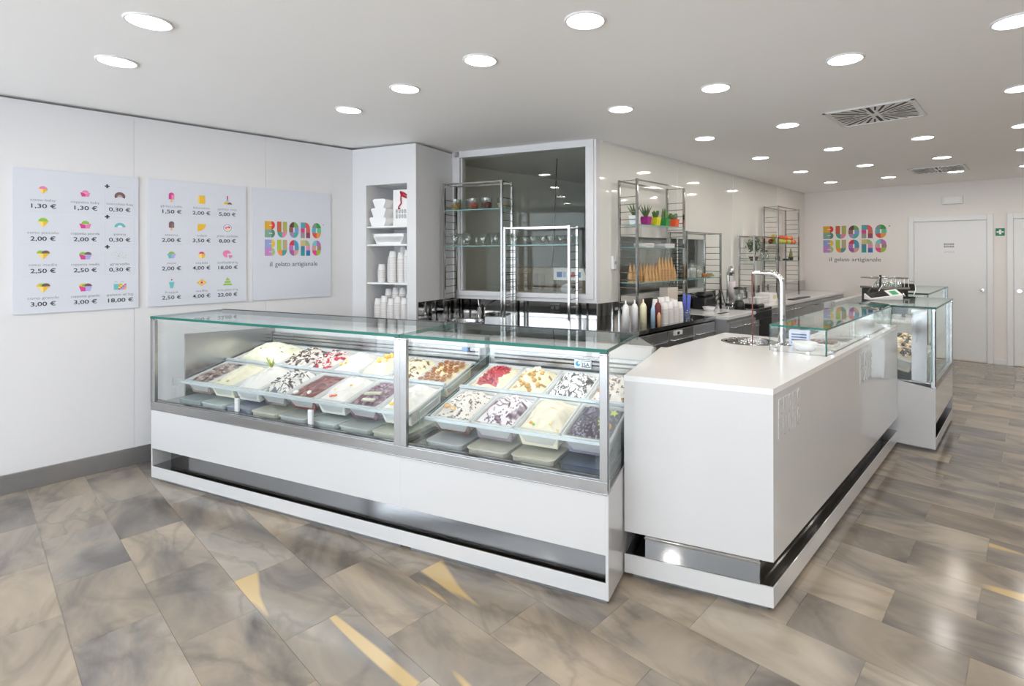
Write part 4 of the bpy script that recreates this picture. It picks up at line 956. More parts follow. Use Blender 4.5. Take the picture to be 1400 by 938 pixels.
for i in range(3):
    h = MB(); h.tube([(-.02 + .09 * i, -.12, .27), (-.06 + .09 * i, -.24, .2)], .014, 10); h.build('group_handle', M_chrome, em)
MB().tube([(.24, -.1, .4), (.29, -.12, .38), (.3, -.13, .3), (.27, -.12, .2)], .006, 8).build('steam_pipe', M_chrome, em)
MB().box(.24, .33, -.08, .06, .28, .36).build('side_box', M_blackp, em, bevel=.01)
cpl = MB().lathe([(.001, 0), (.024, 0), (.036, .05), (.034, .05), (.022, .004), (.001, .004)], 14).mesh('cup', M_cup)
for i in range(8):
    cx_, cy_ = -.06 + .037 * i, -.07 + .07 * (i % 2); ca, sa = math.cos(YAW), math.sin(YAW)
    tag(link('glass_cup', cpl, None, (-1.28 + ca * cx_ - sa * cy_, 6.85 + sa * cx_ + ca * cy_, 1.255)), 'small glass cup stored on top of the espresso machine', 'cup', 'cups on the espresso machine')

# ================================================================== steel back counter
CZ = .965
M_work = mottled('bright_polished_steel', (.66, .66, .655), .05, .05, 6., metal=1.)
wt = thing('steel_worktop', 'polished steel worktop wrapping round the white corner post', 'worktop', (-2.5, 3.597, 0))
def lw(p): return (p[0] + 2.5, p[1] - 3.597)
A0 = K(-2.515, W1Y - .002); A1 = K(-2.515, 1.85)
skc = K(-2.17, 2.15); hole = [(skc[0] + 2.5 + .19 * math.cos(2 * math.pi * i / 32), skc[1] - 3.597 + .19 * math.sin(2 * math.pi * i / 32)) for i in range(32)]
wp = [lw(A1), lw((-2.5, 3.597)), lw((-2.5, 5.33)), lw((WX + .002, 5.33)), lw((WX + .002, CY)), lw(A0)]
MB().prism(wp, .93, CZ, hole=hole).build('top_sheet', M_work, wt, bevel=.002)
kb = inset(wp, .04); MB().prism(kb, .05, .80).build('base_cabinet', M_grey, wt)
MB().prism(inset(wp, .1), 0, .05).build('plinth', M_kick, wt)
sp = MB(); a, b_ = lw(K(-2.515, W1Y - .012)), lw(K(-.905, W1Y - .012)); c_, d_ = lw(K(-.905, W1Y - .002)), lw(K(-2.515, W1Y - .002))
sp.prism([a, b_, c_, d_], CZ, 1.155)
sp.build('splashback', M_splash, wt)
MB().box(WX + .001, WX + .012, CY + .01, YB - .002, CZ, 1.15).build('splashback', M_work, ws)
a, b_ = lw(K(-2.517, 1.85)), lw(K(-2.517, W1Y)); 
MB().prism([lw(K(-2.518, 1.85)), lw(K(-2.508, 1.85)), lw(K(-2.508, W1Y - .004)), lw(K(-2.518, W1Y - .004))], CZ, 1.16).build('splashback', M_splash, wt)
sk = thing('sink_bowl', 'round steel sink in the worktop beside the shelf column', 'sink', (skc[0], skc[1], CZ))
MB().lathe([(.182, 0), (.186, .004), (.2, .004), (.206, 0)], 36).build('rim', M_mirror, sk); MB().lathe([(.182, 0), (.176, -.1), (.13, -.14), (.001, -.145)], 36).build('bowl', M_mirror, sk)
t = thing('sink_tap', 'chrome swivel tap behind the round sink', 'tap', K(-2.17, 2.405, CZ), (0, 0, TH))
MB().lathe([(.001, 0), (.026, 0), (.026, .006), (.019, .012), (.019, .11), (.001, .115)], 16).build('tap_body', M_chrome, t)
MB().tube([(0, 0, .1), (.05, -.05, .15), (.13, -.12, .2)], .011, 10).build('spout', M_chrome, t); MB().tube([(-.0, 0, .11), (.0, .0, .13), (-.02, .01, .19)], .006, 8).build('lever', M_chrome, t)
t = thing('wall_socket', 'small steel socket plate on the splashback', 'socket', K(-1.33, W1Y - .014, 1.06), (0, 0, TH)); MB().box(-.055, .055, -.008, 0, 0, .075).build('plate', M_mirror, t, bevel=.003)
for x in (-.025, .025): MB().box(x - .016, x + .016, -.0095, -.008, .025, .05).build('outlet', M_blackp, t)
# units under and beside the worktop along the side wall
def unit(lab, y0, y1, x1, z1, parts, body=M_grey, topm=None):
    t = thing('undercounter_unit', lab, 'cabinet', (WX + .014, y0, 0)); d = x1 - WX - .014; l = y1 - y0
    MB().box(0, d - .02, .004, l - .004, .08, z1 - .035).build('body', body, t); MB().box(.02, d - .08, .01, l - .01, 0, .08).build('plinth', M_kick, t)
    if topm: MB().box(0, d, 0, l, z1 - .035, z1).build('top', topm, t, bevel=.002)
    for (nm, a, b_, c, d2, m_) in parts:
        o = MB().box(d - .02, d, a * l + .006, b_ * l - .006, c, d2).build(nm, m_, t, bevel=.002)
        if nm in ('door', 'drawer'):
            h = MB(); yy0, yy1 = a * l + .06, b_ * l - .06; zz = d2 - .05
            h.tube([(d, yy0, zz), (d + .03, yy0, zz), (d + .03, yy1, zz), (d, yy1, zz)], .007, 8); h.build('handle', M_chrome, o)
    return t
for i, (y0, y1, m_, lb) in enumerate(((3.75, 4.35, M_kick, 'dark steel door under the worktop next to the corner'), (4.35, 4.85, M_kick, 'dark steel door with white switch plate under the worktop'), (4.85, 5.33, M_grey, 'grey steel door under the worktop next to the white lid'))):
    t = thing('fridge_door', lb, 'fridge door', (-2.535, y0, .1)); MB().box(0, .03, .005, y1 - y0 - .005, 0, .81).build('leaf', m_, t, bevel=.003)
    h = MB(); h.tube([(.03, .05, .72), (.06, .05, .72), (.06, y1 - y0 - .05, .72), (.03, y1 - y0 - .05, .72)], .008, 8); h.build('handle', M_chrome, t)
    if i == 1: MB().box(.03, .045, .1, .25, .76, .80).build('switch_plate', M_plastic, t); MB().box(.045, .048, .15, .19, .768, .792).build('switch', M_blackp, t)
unit('grey freezer cabinet with a broad white lid', 5.335, 6.06, -2.36, .97, [('door', 0, .5, .12, .9, M_grey), ('door', .5, 1, .12, .9, M_grey)], topm=M_top)
unit('grey dishwasher with black control panel', 6.065, 6.80, -2.45, .965, [('control_panel', 0, 1, .84, .92, M_blackp), ('door', 0, .45, .12, .83, M_grey), ('panel', .45, 1, .12, .83, M_blackp)], topm=M_mirror)
unit('grey drawer cabinet with round pulls beside the black panel', 6.805, 8.45, -2.45, .97, [('drawer', 0, .5, .6, .92, M_grey), ('drawer', .5, 1, .6, .92, M_grey), ('door', 0, .5, .12, .59, M_grey), ('door', .5, 1, .12, .59, M_grey)], topm=M_top)
unit('grey drawer cabinet with white top against the logo wall', 8.455, 10.15, -2.45, .97, [('drawer', 0, .5, .6, .92, M_grey), ('drawer', .5, 1, .6, .92, M_grey), ('door', 0, .5, .12, .59, M_grey), ('door', .5, 1, .12, .59, M_grey)], topm=M_top)

# ================================================================== chrome racks with glass shelves
_rc = {}
def rack(lab, loc, rot, L, Dp, ztop, shelves):
    t = thing('chrome_rack', lab, 'rack', (loc[0], loc[1], CZ), (0, 0, rot)); H_ = ztop - CZ; s_ = .0105
    key = round(H_, 3)
    if key not in _rc: _rc[key] = MB().box(-s_, s_, -s_, s_, 0, H_).mesh('post', M_rack)
    if ('r', Dp) not in _rc: _rc[('r', Dp)] = MB().cyl((0, 0, 0), (0, Dp, 0), .004, seg=6).mesh('rung', M_rack)
    if ('l', round(L, 3)) not in _rc: _rc[('l', round(L, 3))] = MB().box(0, L, -.007, .007, -.007, .007).mesh('top_bar', M_rack)
    for x in (0, L):
        for y in (0, Dp): link('post', _rc[key], t, (x, y, 0), bevel=0)
        z = H_ - .17
        while z > .12: link('rung', _rc[('r', Dp)], t, (x, 0, z)); z -= .0735
        link('side_bar', _rc[('r', Dp)], t, (x, 0, H_ - .012))
    for y in (0, Dp): link('top_bar', _rc[('l', round(L, 3))], t, (0, y, H_ - .012))
    for z in shelves: MB().box(.012, L - .012, .012, Dp - .012, z - CZ - .008, z - CZ, mis=[0, 0, 1, 1, 1, 1]).build('glass_shelf', [M_glass, M_edge2], t)
    return t
KR = lambda a, b_, z: K(a, b_, z)
rack('tall chrome ladder rack with jars of nuts behind the sink', K(-2.455, 2.20), TH, .67, .205, 2.345, (2.072, 1.708))
rack('low chrome rack of footed dessert glasses in front of the glazed partition', K(-1.752, 2.20), TH, .67, .205, 1.885, (1.71,))
PY = math.pi / 2
rack('tall chrome ladder rack with cactus pots and waffle cones', (-2.831, 4.345), PY, .92, .205, 2.345, (1.91, 1.688, 1.343))
rack('low chrome rack with lidded glass jars and nut trays', (-2.831, 5.32), PY, .85, .205, 1.872, (1.343,))
rack('low chrome rack holding the bonsai plant', (-2.831, 7.21), PY, .86, .205, 1.872, (1.53,))
rack('tall chrome ladder rack with the fruit display near the logo wall', (-2.831, 8.12), PY, .93, .205, 2.335, (1.775, 1.52))
# ================================================================== things on the racks
def jar(loc, fill, lab, grp='open glass jars on the tall rack'):
    t = thing('glass_jar', lab, 'jar', loc, group=grp)
    MB().lathe([(.001, .004), (.043, .004), (.053, .11), (.056, .112), (.056, .108), (.0465, 0), (.001, 0)], 20).build('glass', M_cup, t)
    if fill:
        mb = MB(); rr = random.Random(str(lab)); mb.lathe([(.001, .006), (.041, .006), (.047, .06), (.03, .068), (.001, .07)], 16, col=fill[0])
        mb.build('filling', M_fruit, t)
        mb = MB()
        for _ in range(40):
            a = rr.random() * 6.28; z = rr.uniform(.012, .07); r_ = (.041 + z * .1) * (1 if z < .06 else math.sqrt(rr.random())); mb.ball((r_ * math.cos(a), r_ * math.sin(a), z), .006, 6, 4, fill[rr.randrange(len(fill))])
        stuff(mb.build('pieces', M_fruit, t))
jx = [(-2.345, 2.26, ((.45, .28, .08), (.3, .17, .05)), 'open glass jar of hazelnuts on the tall rack'), (-2.135, 2.26, ((.4, .06, .03), (.5, .25, .08)), 'open glass jar of red candied pieces on the tall rack'), (-1.985, 2.26, ((.12, .02, .015), (.2, .04, .03)), 'open glass jar of dark chocolate drops on the tall rack'),
      (-2.40, 2.375, None, 'empty glass jar beside the hazelnuts'), (-2.235, 2.36, None, 'empty glass jar between hazelnuts and red pieces'), (-2.045, 2.37, ((.7, .5, .1), (.6, .4, .1)), 'glass jar of yellow pieces behind the red ones'), (-1.86, 2.36, ((.75, .66, .45),), 'glass jar of pale meringue by the rack post')]
for (a, b_, f, lb) in jx: jar(K(a, b_ - .01, 2.072), f, lb)
def vglass(loc, h, r_, grp, lab, me={}):
    k_ = (h, r_)
    if k_ not in me: me[k_] = MB().lathe([(.001, .0), (r_ * .42, .0), (r_ * .42, .006), (.008, .012), (.008, .022), (r_, h), (r_ * 1.02, h), (.013, .02)], 18).mesh('dessert_glass', M_cup)
    tag(link('dessert_glass', me[k_], None, loc), lab, 'glass', grp)
for i, a in enumerate((-2.36, -2.21, -2.03, -1.88)):
    for b_ in (2.255, 2.36): vglass(K(a + (b_ - 2.255) * .4, b_, 1.708), .125, .062 if b_ < 2.3 else .042, 'tall dessert glasses on the tall rack', 'large conical dessert glass on the tall rack behind the sink')
for i in range(7): vglass(K(-1.68 + .093 * i, 2.29 + .03 * (i % 2), 1.71), .088, .05, 'small dessert glasses on the low rack', 'small conical dessert glass on the low rack')
# cactus pots
def spike(mb, p, d, l, r_, col): mb.tube([p, (p[0] + d[0] * l * .5, p[1] + d[1] * l * .5, p[2] + d[2] * l * .5), (p[0] + d[0] * l, p[1] + d[1] * l, p[2] + d[2] * l)], [r_, r_ * .8, .001], 6, col)
def cactus(y, pot, kind, lab, x=-2.895, z=1.91):
    t = thing('cactus_pot', lab, 'potted plant', (x, y, z), group='little potted cacti on the tall rack')
    MB().add([(-.034, -.034, 0), (.034, -.034, 0), (.034, .034, 0), (-.034, .034, 0), (-.043, -.043, .085), (.043, -.043, .085), (.043, .043, .085), (-.043, .043, .085), (-.039, -.039, .085), (.039, -.039, .085), (.039, .039, .085), (-.039, .039, .085), (-.037, -.037, .07), (.037, -.037, .07), (.037, .037, .07), (-.037, .037, .07)],
             [(3, 2, 1, 0), (0, 1, 5, 4), (1, 2, 6, 5), (2, 3, 7, 6), (3, 0, 4, 7), (4, 5, 9, 8), (5, 6, 10, 9), (6, 7, 11, 10), (7, 4, 8, 11), (8, 9, 13, 12), (9, 10, 14, 13), (10, 11, 15, 14), (11, 8, 12, 15)], pot).build('pot', M_fruit, t)
    MB().box(-.037, .037, -.037, .037, .06, .072).build('soil', M_soil, t)
    rr = random.Random(lab); mb = MB()
    if kind == 'aloe':
        for i in range(13):
            a = i * 2.4; s_ = .2 + .5 * (i / 13); spike(mb, (0, 0, .07), (math.cos(a) * s_, math.sin(a) * s_, 1), .15 - .05 * s_, .009, (.07 + .02 * (i % 3), .13 + .02 * (i % 2), .05))
    elif kind == 'column':
        for i in range(6):
            a = i * 1.1; r_ = .022 * (i > 0); mb.tube([(r_ * math.cos(a), r_ * math.sin(a), .07), (r_ * 1.3 * math.cos(a), r_ * 1.3 * math.sin(a), .12 + .02 * (i % 3)), (r_ * 1.3 * math.cos(a), r_ * 1.3 * math.sin(a), .19 - .02 * (i % 4))], [.013, .014, .004], 8, (.1, .19 + .02 * (i % 2), .06))
    elif kind == 'ball':
        mb.ball((0, 0, .1), .036, 12, 8, (.07, .15, .06)); mb.ball((.018, .01, .13), .018, 10, 6, (.16, .12, .09))
        for i in range(24): a = i * 2.4; e = i / 24 * 1.4; spike(mb, (.034 * math.cos(a) * math.cos(e), .034 * math.sin(a) * math.cos(e), .1 + .034 * math.sin(e)), (math.cos(a) * math.cos(e), math.sin(a) * math.cos(e), math.sin(e)), .012, .002, (.35, .32, .2))
    else:
        for i in range(12):
            a = i * 2.4; mb.tube([(0, 0, .07), (.02 * math.cos(a), .02 * math.sin(a), .1), (.035 * math.cos(a), .035 * math.sin(a), .13 + .012 * (i % 3))], [.009, .01, .006], 7, (.08, .14 + .02 * (i % 3), .04))
    mb.build('cactus', M_gel, t)
cactus(4.40, (.72, .76, .78), 'aloe', 'spiky aloe in a pale grey pot on the tall rack'); cactus(4.605, sr('A0187E'), 'aloe', 'spiky aloe in a magenta pot on the tall rack')
cactus(4.785, sr('D6D020'), 'stub', 'stubby succulent in a yellow pot on the tall rack'); cactus(4.975, sr('2C8A3C'), 'column', 'column cactus in a green pot on the tall rack')
cactus(5.165, sr('E8592A'), 'ball', 'round cactus in an orange pot on the tall rack'); cactus(5.21, sr('C8321E'), 'stub', 'succulent in a red pot at the end of the tall rack', -2.988)
for i, (y, s_) in enumerate(((4.62, .14), (5.02, .17))):
    t = thing('paper_tray', ('low stack of white paper trays under the magenta pot', 'low stack of white paper trays under the green pot')[i], 'tray', (-2.93, y, 1.688))
    for k_ in range(3): MB().prism([(-s_ / 2, 0), (s_ / 2, 0), (s_ / 2 + .015, .016), (-s_ / 2 - .015, .016)], -.07, .07, 'x').build('tray', M_paper, t, (0, 0, k_ * .012))
# waffle cones: stacks of nested cones standing mouth down
conem = MB(); conem.lathe([(.0, .135), (.003, .133), (.0235, .009), (.0285, .009), (.0285, .0), (.024, .0)], 12, smooth=False); conem = conem.mesh('waffle_cone', M_waffle)
n_ = 0
for (x, ys, cnt, grp) in ((-2.89, [4.60 + .062 * i for i in range(10)], (3,), 'cone stacks'), (-2.96, [4.42 + .062 * i for i in range(12)], (4,), 'rear')):
    for j, y in enumerate(ys):
        for k_ in range(3 if x < -2.92 else (5 if 3 < j < 9 else 2)):
            tag(link('waffle_cone', conem, None, (x, y, 1.343 + k_ * .028)), 'waffle cone standing mouth down in a nested stack on the rack', 'waffle cone', 'nested waffle cones on the tall rack')
# lidded jars and nut trays (low rack)
def lidjar(y, h, r_, lab, fill):
    t = thing('lidded_jar', lab, 'jar', (-2.93, y, 1.343), group='lidded jars on the low rack'); MB().lathe([(.001, 0), (r_, 0), (r_, h * .75), (r_ * .8, h * .85), (r_ * .8, h * .87), (r_ * .76, h * .86), (r_ * .94, h * .74), (r_ * .94, .005), (.001, .005)], 18).build('glass', M_cup, t)
    MB().lathe([(r_ * .85, h * .86), (r_ * .85, h * .88), (.02, h * .98), (.008, h), (.014, h * 1.04), (.012, h * 1.09), (.001, h * 1.1)], 18).build('lid', M_cup, t)
    MB().lathe([(.001, .006), (r_ * .9, .006), (r_ * .9, h * .62), (.001, h * .66)], 14, col=fill).build('filling', M_print, t)
lidjar(5.47, .17, .055, 'tall lidded jar of white meringues on the low rack', (.85, .83, .8)); lidjar(5.62, .19, .06, 'widest lidded jar of white sugar on the low rack', (.86, .85, .83)); lidjar(5.78, .14, .05, 'short lidded jar of pale flakes on the low rack', (.8, .76, .7))
for i, (y, cs) in enumerate(((5.88, [(.6, .25, .05), (.5, .18, .04)]), (6.03, [(.4, .36, .1), (.55, .48, .2)]))):
    t = thing('nut_tray', ('clear tray of orange brown nuts on the low rack', 'clear tray of green pistachios on the low rack')[i], 'tray', (-2.915, y, 1.343)); MB().box(-.05, .05, -.065, .065, 0, .05).build('tray', M_acryl, t)
    mb = MB(); rr = random.Random(i)
    for _ in range(90): mb.ball((rr.uniform(-.042, .042), rr.uniform(-.057, .057), rr.uniform(.006, .045)), .008, 6, 4, cs[rr.randrange(2)])
    stuff(mb.build('nuts', M_fruit, t))
# bonsai
t = thing('bonsai', 'small dark green bonsai in a brown pot on the low rack', 'potted plant', (-2.92, 7.42, 1.53))
MB().lathe([(.001, 0), (.045, 0), (.07, .05), (.075, .055), (.066, .052), (.001, .045)], 18, col=(.14, .03, .025)).build('pot', M_fruit, t)
MB().tube([(0, 0, .045), (.015, .02, .1), (-.01, .05, .16), (.01, .02, .2)], [.014, .011, .009, .005], 8).build('trunk', M_soil, t)
mb = MB(); rr = random.Random(5)
for (cx_, cy_, cz_, r_) in ((0, .02, .26, .09), (.01, -.12, .2, .09), (-.01, .16, .2, .1), (0, .0, .16, .08), (0, -.05, .22, .08)):
    for _ in range(70):
        a, e, q = rr.random() * 6.28, rr.uniform(-1, 1), rr.random() ** .5; p = (cx_ + r_ * q * math.cos(a) * .8, cy_ + r_ * q * math.sin(a), cz_ + r_ * .55 * e); s_ = .016
        d1 = Vector((rr.uniform(-1, 1), rr.uniform(-1, 1), rr.uniform(-.4, 1))).normalized(); d2 = d1.orthogonal().normalized(); P_ = Vector(p)
        mb.add([P_ - d1 * s_, P_ + d2 * s_ * .5, P_ + d1 * s_, P_ - d2 * s_ * .5], [(0, 1, 2, 3)])
stuff(mb.build('foliage', M_leaf, t))
for i, y in enumerate((7.72, 7.9)):
    t = thing('small_carafe', ('clear glass carafe beside the bonsai', 'clear glass carafe at the bonsai rack end')[i], 'carafe', (-2.92, y, 1.53)); MB().lathe([(.001, 0), (.035, 0), (.04, .05), (.02, .1), (.022, .13), (.019, .13), (.036, .05), (.001, .005)], 16).build('glass', M_cup, t); MB().lathe([(.001, .145), (.02, .14), (.022, .128)], 14).build('stopper', M_blackp, t)
# fruit
rr = random.Random(11); fc = [(.45, .55, .06), (.55, .6, .1), (.7, .12, .06), (.75, .3, .1), (.5, .5, .08), (.66, .2, .12)]
for i in range(34):
    col_ = i % 11; lay = i // 11; y = 8.19 + .078 * col_ + (.03 if lay % 2 else 0); x = -2.885 - .09 * (lay % 2); z = 1.775 + .038 + (.05 if lay == 2 else 0) * 1.2
    if lay == 2: x = -2.93
    c = fc[rr.randrange(2)] if col_ < 5 and lay < 2 else fc[(2, 3, 5, 0, 2, 1)[rr.randrange(6)]]
    nm = ('green', 'green', 'red', 'orange', 'yellow', 'coral')[fc.index(c)]
    t = thing('apple', 'small %s apple heaped on the glass shelf near the logo wall' % nm, 'fruit', (x, y, z - .038), group='%s apples on the tall rack' % nm)
    MB().lathe([(.001, .006), (.02, .0), (.036, .022), (.038, .042), (.026, .066), (.008, .07), (.001, .062)], 12, col=c).build('flesh', M_fruit, t); MB().cyl((0, 0, .06), (.004, 0, .082), .002, seg=5).build('stem', M_soil, t)
t = thing('dark_bottle', 'dark stoppered bottle on the lower shelf under the apples', 'bottle', (-2.9, 8.3, 1.52)); MB().lathe([(.001, 0), (.03, 0), (.034, .05), (.012, .09), (.012, .12), (.022, .13), (.02, .16), (.001, .165)], 14).build('bottle', M_blackp, t)
t = thing('cactus_vase', 'tall green column cactus on the lower shelf under the apples', 'potted plant', (-2.9, 8.88, 1.52)); MB().lathe([(.001, 0), (.035, 0), (.04, .05), (.001, .05)], 14).build('pot', M_blackp, t)
mb = MB()
for (dx_, h) in ((0, .19), (.03, .15), (-.03, .13)): mb.tube([(0, dx_, .045), (0, dx_ * 1.1, h * .6), (0, dx_, h)], [.017, .018, .006], 8, (.2, .25, .07))
mb.build('cactus', M_gel, t)
t = thing('black_tray', 'small black tray on the lower shelf under the apples', 'tray', (-2.9, 8.66, 1.52)); MB().lathe([(.001, 0), (.045, 0), (.055, .025), (.05, .025), (.001, .01)], 14).build('dish', M_blackp, t)

# ================================================================== things on the steel counter
def bottle(x, y, col, lab, h=.25, r_=.03):
    t = thing('squeeze_bottle', lab, 'bottle', (x, y, CZ), group='sauce bottles on the steel worktop'); MB().lathe([(.001, 0), (r_, 0), (r_, h * .72), (r_ * .8, h * .78), (.001, h * .78)], 16, col=col).build('bottle', M_print, t)
    MB().lathe([(r_ * .82, h * .78), (r_ * .6, h * .84), (.008, h * .86), (.005, h), (.001, h)], 14, col=tuple(min(1, c * 1.05) for c in col)).build('nozzle', M_print, t)
bottle(-2.66, 3.90, (.8, .79, .8), 'white squeeze bottle nearest the corner post'); bottle(-2.64, 4.01, (.8, .79, .8), 'white squeeze bottle next to the yellow one'); bottle(-2.62, 4.12, (.86, .82, .55), 'pale yellow squeeze bottle on the steel worktop')
bottle(-2.60, 4.25, (.4, .6, .8), 'light blue squeeze bottle on the steel worktop', .2, .02); bottle(-2.60, 4.34, (.16, .03, .03), 'dark red sauce bottle on the steel worktop', .24)
t = thing('sauce_tube', 'small orange sauce tube in front of the red bottle', 'bottle', (-2.56, 4.29, CZ)); MB().lathe([(.001, 0), (.016, 0), (.018, .09), (.006, .12), (.001, .12)], 12, col=(.7, .4, .22)).build('tube', M_print, t)
cupm = MB().lathe([(.001, 0), (.03, 0), (.0385, .062)], 18, col=(.8, .79, .78)).lathe([(.0385, .062), (.0405, .075)], 18, col=(.66, .63, .62)).lathe([(.0405, .075), (.041, .078), (.0425, .08), (.041, .081), (.036, .06), (.001, .055)], 18, col=(.82, .81, .8)).mesh('paper_cup', M_print)
def cup_tower(x, y, z, n, lab, grp, step=.013, flip=True):
    t = thing('cup_stack', lab, 'cups', (x, y, z), group=grp)
    for i in range(n): link('paper_cup', cupm, t, (0, 0, (i * step + .081) if flip else i * step), (math.pi, 0, 0) if flip else (0, 0, 0))
    q = MB()
    for k_ in range(6): a = k_ * 1.05; q.box(-.006, .006, -.0008, .0008, 0, .006, (.35, .3, .3)); 
    return t
i = 0
for (x, y, n) in ((-2.60, 4.45, 10), (-2.69, 4.45, 12), (-2.60, 4.545, 10), (-2.69, 4.545, 13), (-2.60, 4.64, 11), (-2.69, 4.64, 13), (-2.60, 4.735, 9), (-2.69, 4.735, 11)):
    cup_tower(x, y, CZ, n, 'stack of white paper cups on the steel worktop under the waffle cones', 'cup stacks on the steel worktop')
t = thing('beige_box', 'tall pale beige box behind the cup stacks', 'box', (-2.93, 5.1, CZ)); MB().box(-.05, .06, -.1, .1, 0, .3, (.74, .66, .58)).build('carton', M_print, t, bevel=.004)
t = thing('straw_cup', 'bundle of blue straws in a clear cup', 'straws', (-2.59, 4.86, CZ)); MB().lathe([(.001, .003), (.034, .003), (.042, .1), (.044, .1), (.036, 0), (.001, 0)], 16).build('cup', M_cup, t)
rr = random.Random(2)
for k_ in range(26):
    a, r_ = rr.random() * 6.28, .028 * math.sqrt(rr.random()); MB().cyl((r_ * math.cos(a), r_ * math.sin(a), .004), (r_ * 1.6 * math.cos(a + .3), r_ * 1.6 * math.sin(a + .3), .235 + .02 * rr.random()), .0045, seg=6).build('straw', M_blue, t)
t = thing('green_sprig', 'small sprig of green leaves beside the straws', 'plant', (-2.58, 4.78, CZ)); mb = MB()
for k_ in range(8): a = k_ * .8; mb.add([(0, 0, .004), (.018 * math.cos(a + .3), .018 * math.sin(a + .3), .012), (.03 * math.cos(a), .03 * math.sin(a), .008), (.018 * math.cos(a - .3), .018 * math.sin(a - .3), .006)], [(0, 1, 2, 3)])
mb.build('leaves', M_leaf, t)
LZ = .97
t = thing('grey_dish', 'round pale dish on the white lid', 'dish', (-2.78, 5.75, LZ)); MB().lathe([(.001, 0), (.05, 0), (.075, .045), (.07, .045), (.001, .01)], 20).build('dish', M_plastic, t)
t = thing('lid_handle', 'flat black handle bar set in the white lid', 'handle', (-2.55, 5.62, LZ)); MB().box(-.02, .02, -.1, .1, 0, .006).build('bar', M_blackp, t)
t = thing('waffle_iron', 'black electric appliance with cable loops behind the white lid', 'appliance', (-2.95, 5.98, LZ)); MB().box(-.08, .1, -.16, .12, 0, .14).build('housing', M_blackp, t, bevel=.02); MB().box(-.06, .08, -.14, .1, .14, .2).build('cover', M_blackp, t, bevel=.03)
MB().tube([(.1, .05, .05), (.14, .12, .14), (.1, .2, .19), (.06, .26, .1), (.1, .3, .02)], .006, 8).build('cable', M_blackp, t); MB().tube([(.1, 0, .1), (.16, .1, .2), (.1, .25, .22), (.1, .35, .05)], .006, 8).build('cable', M_blackp, t)
t = thing('drink_blender', 'black and white drink blender on the steel top of the dishwasher', 'blender', (-2.72, 6.45, .965)); MB().lathe([(.001, 0), (.07, 0), (.07, .02), (.05, .08), (.001, .09)], 18).build('base', M_blackp, t); MB().lathe([(.045, .09), (.06, .22), (.063, .22), (.05, .085)], 18).build('jug', M_cup, t); MB().lathe([(.065, .22), (.065, .24), (.03, .25), (.001, .25)], 18).build('lid', M_blackp, t); MB().tube([(.06, 0, .2), (.1, 0, .19), (.095, 0, .12), (.055, 0, .11)], .008, 8).build('handle', M_blackp, t)
t = thing('milkshake_mixer', 'chrome drinks mixer with pale cup on the dishwasher', 'mixer', (-2.95, 6.72, .965)); MB().box(-.05, .06, -.06, .06, 0, .03).build('foot', M_chrome, t, bevel=.01); MB().cyl((-.03, 0, .03), (-.03, 0, .42), .022, seg=14).build('column', M_chrome, t); MB().lathe([(.001, .5), (.03, .49), (.045, .44), (.045, .38), (.001, .37)], 16, (.01, 0, 0)).build('motor_head', M_chrome, t); MB().lathe([(.001, .05), (.035, .05), (.045, .3), (.043, .3), (.001, .06)], 16, (.02, 0, 0), (.72, .66, .68)).build('mixing_cup', M_print, t)
t = thing('black_scale', 'low black scale with chrome plate on the dishwasher', 'scale', (-2.62, 6.66, .965)); MB().box(-.1, .1, -.09, .09, 0, .03).build('housing', M_blackp, t, bevel=.008); MB().box(-.085, .085, -.075, .075, .03, .036).build('plate', M_chrome, t)
for i in range(7): tag(link('tea_cup', cupm, None, (-2.66 - .09 * (i % 2), 6.93 + .095 * (i // 2), .97 + .0)), 'white cup on the drawer cabinet next to the scale', 'cup', 'white cups on the drawer cabinet')
t = thing('bread_box', 'white box with yellow label on the drawer cabinet', 'box', (-2.78, 7.5, .97)); MB().box(-.1, .1, -.13, .13, 0, .11).build('carton', M_paper, t, bevel=.004); MB().box(.1, .1015, .0, .1, .03, .08, (.75, .62, .3)).build('label', M_print, t)
t = thing('dark_board', 'thin dark board lying at the edge of the white top', 'board', (-2.56, 8.2, .97)); MB().box(-.05, .05, -.35, .35, 0, .012).build('board', M_blackp, t)

# ================================================================== niche shelves
NB = lambda a, b_, z: K(a, b_, z)
for k_ in range(3):
    t = thing('foam_container', ('white foam container at the bottom of the stack of three', 'white foam container in the middle of the stack of three', 'white foam container on top of the stack of three')[k_], 'container', K(-3.02 + .01 * k_, 1.98, 1.905 + k_ * .092), (0, 0, TH)); w_ = .215 - .025 * k_
    MB().prism([(-w_ / 2 + .03, 0), (w_ / 2 - .03, 0), (w_ / 2, .075), (-w_ / 2, .075)], -.12, .12, 'y').build('tray', M_paper, t); MB().prism([(-w_ / 2 - .004, .075), (w_ / 2 + .004, .075), (w_ / 2 - .02, .092), (-w_ / 2 + .02, .092)], -.123, .123, 'y').build('lid', M_paper, t)
t = thing('gift_bag', 'white paper bag with red ribbon and grey block letters in the niche', 'bag', K(-2.80, 2.02, 1.905), (0, 0, TH))
MB().box(-.11, .09, -.06, .08, 0, .37).build('bag', M_paper, t, bevel=.002)
mb = MB(); 
for r in (0, 1):
    for j, ch in enumerate('BUONO'): logo_letter(mb, 'N' if j == 3 else ch, -.075 + j * .035, .13 - r * .05, .028, .042, [(0, 1, 0, 1.2, (.42, .42, .43))])
flat(mb, 'y-', (0, -.06, 0)).build('bag_print', M_print, t)
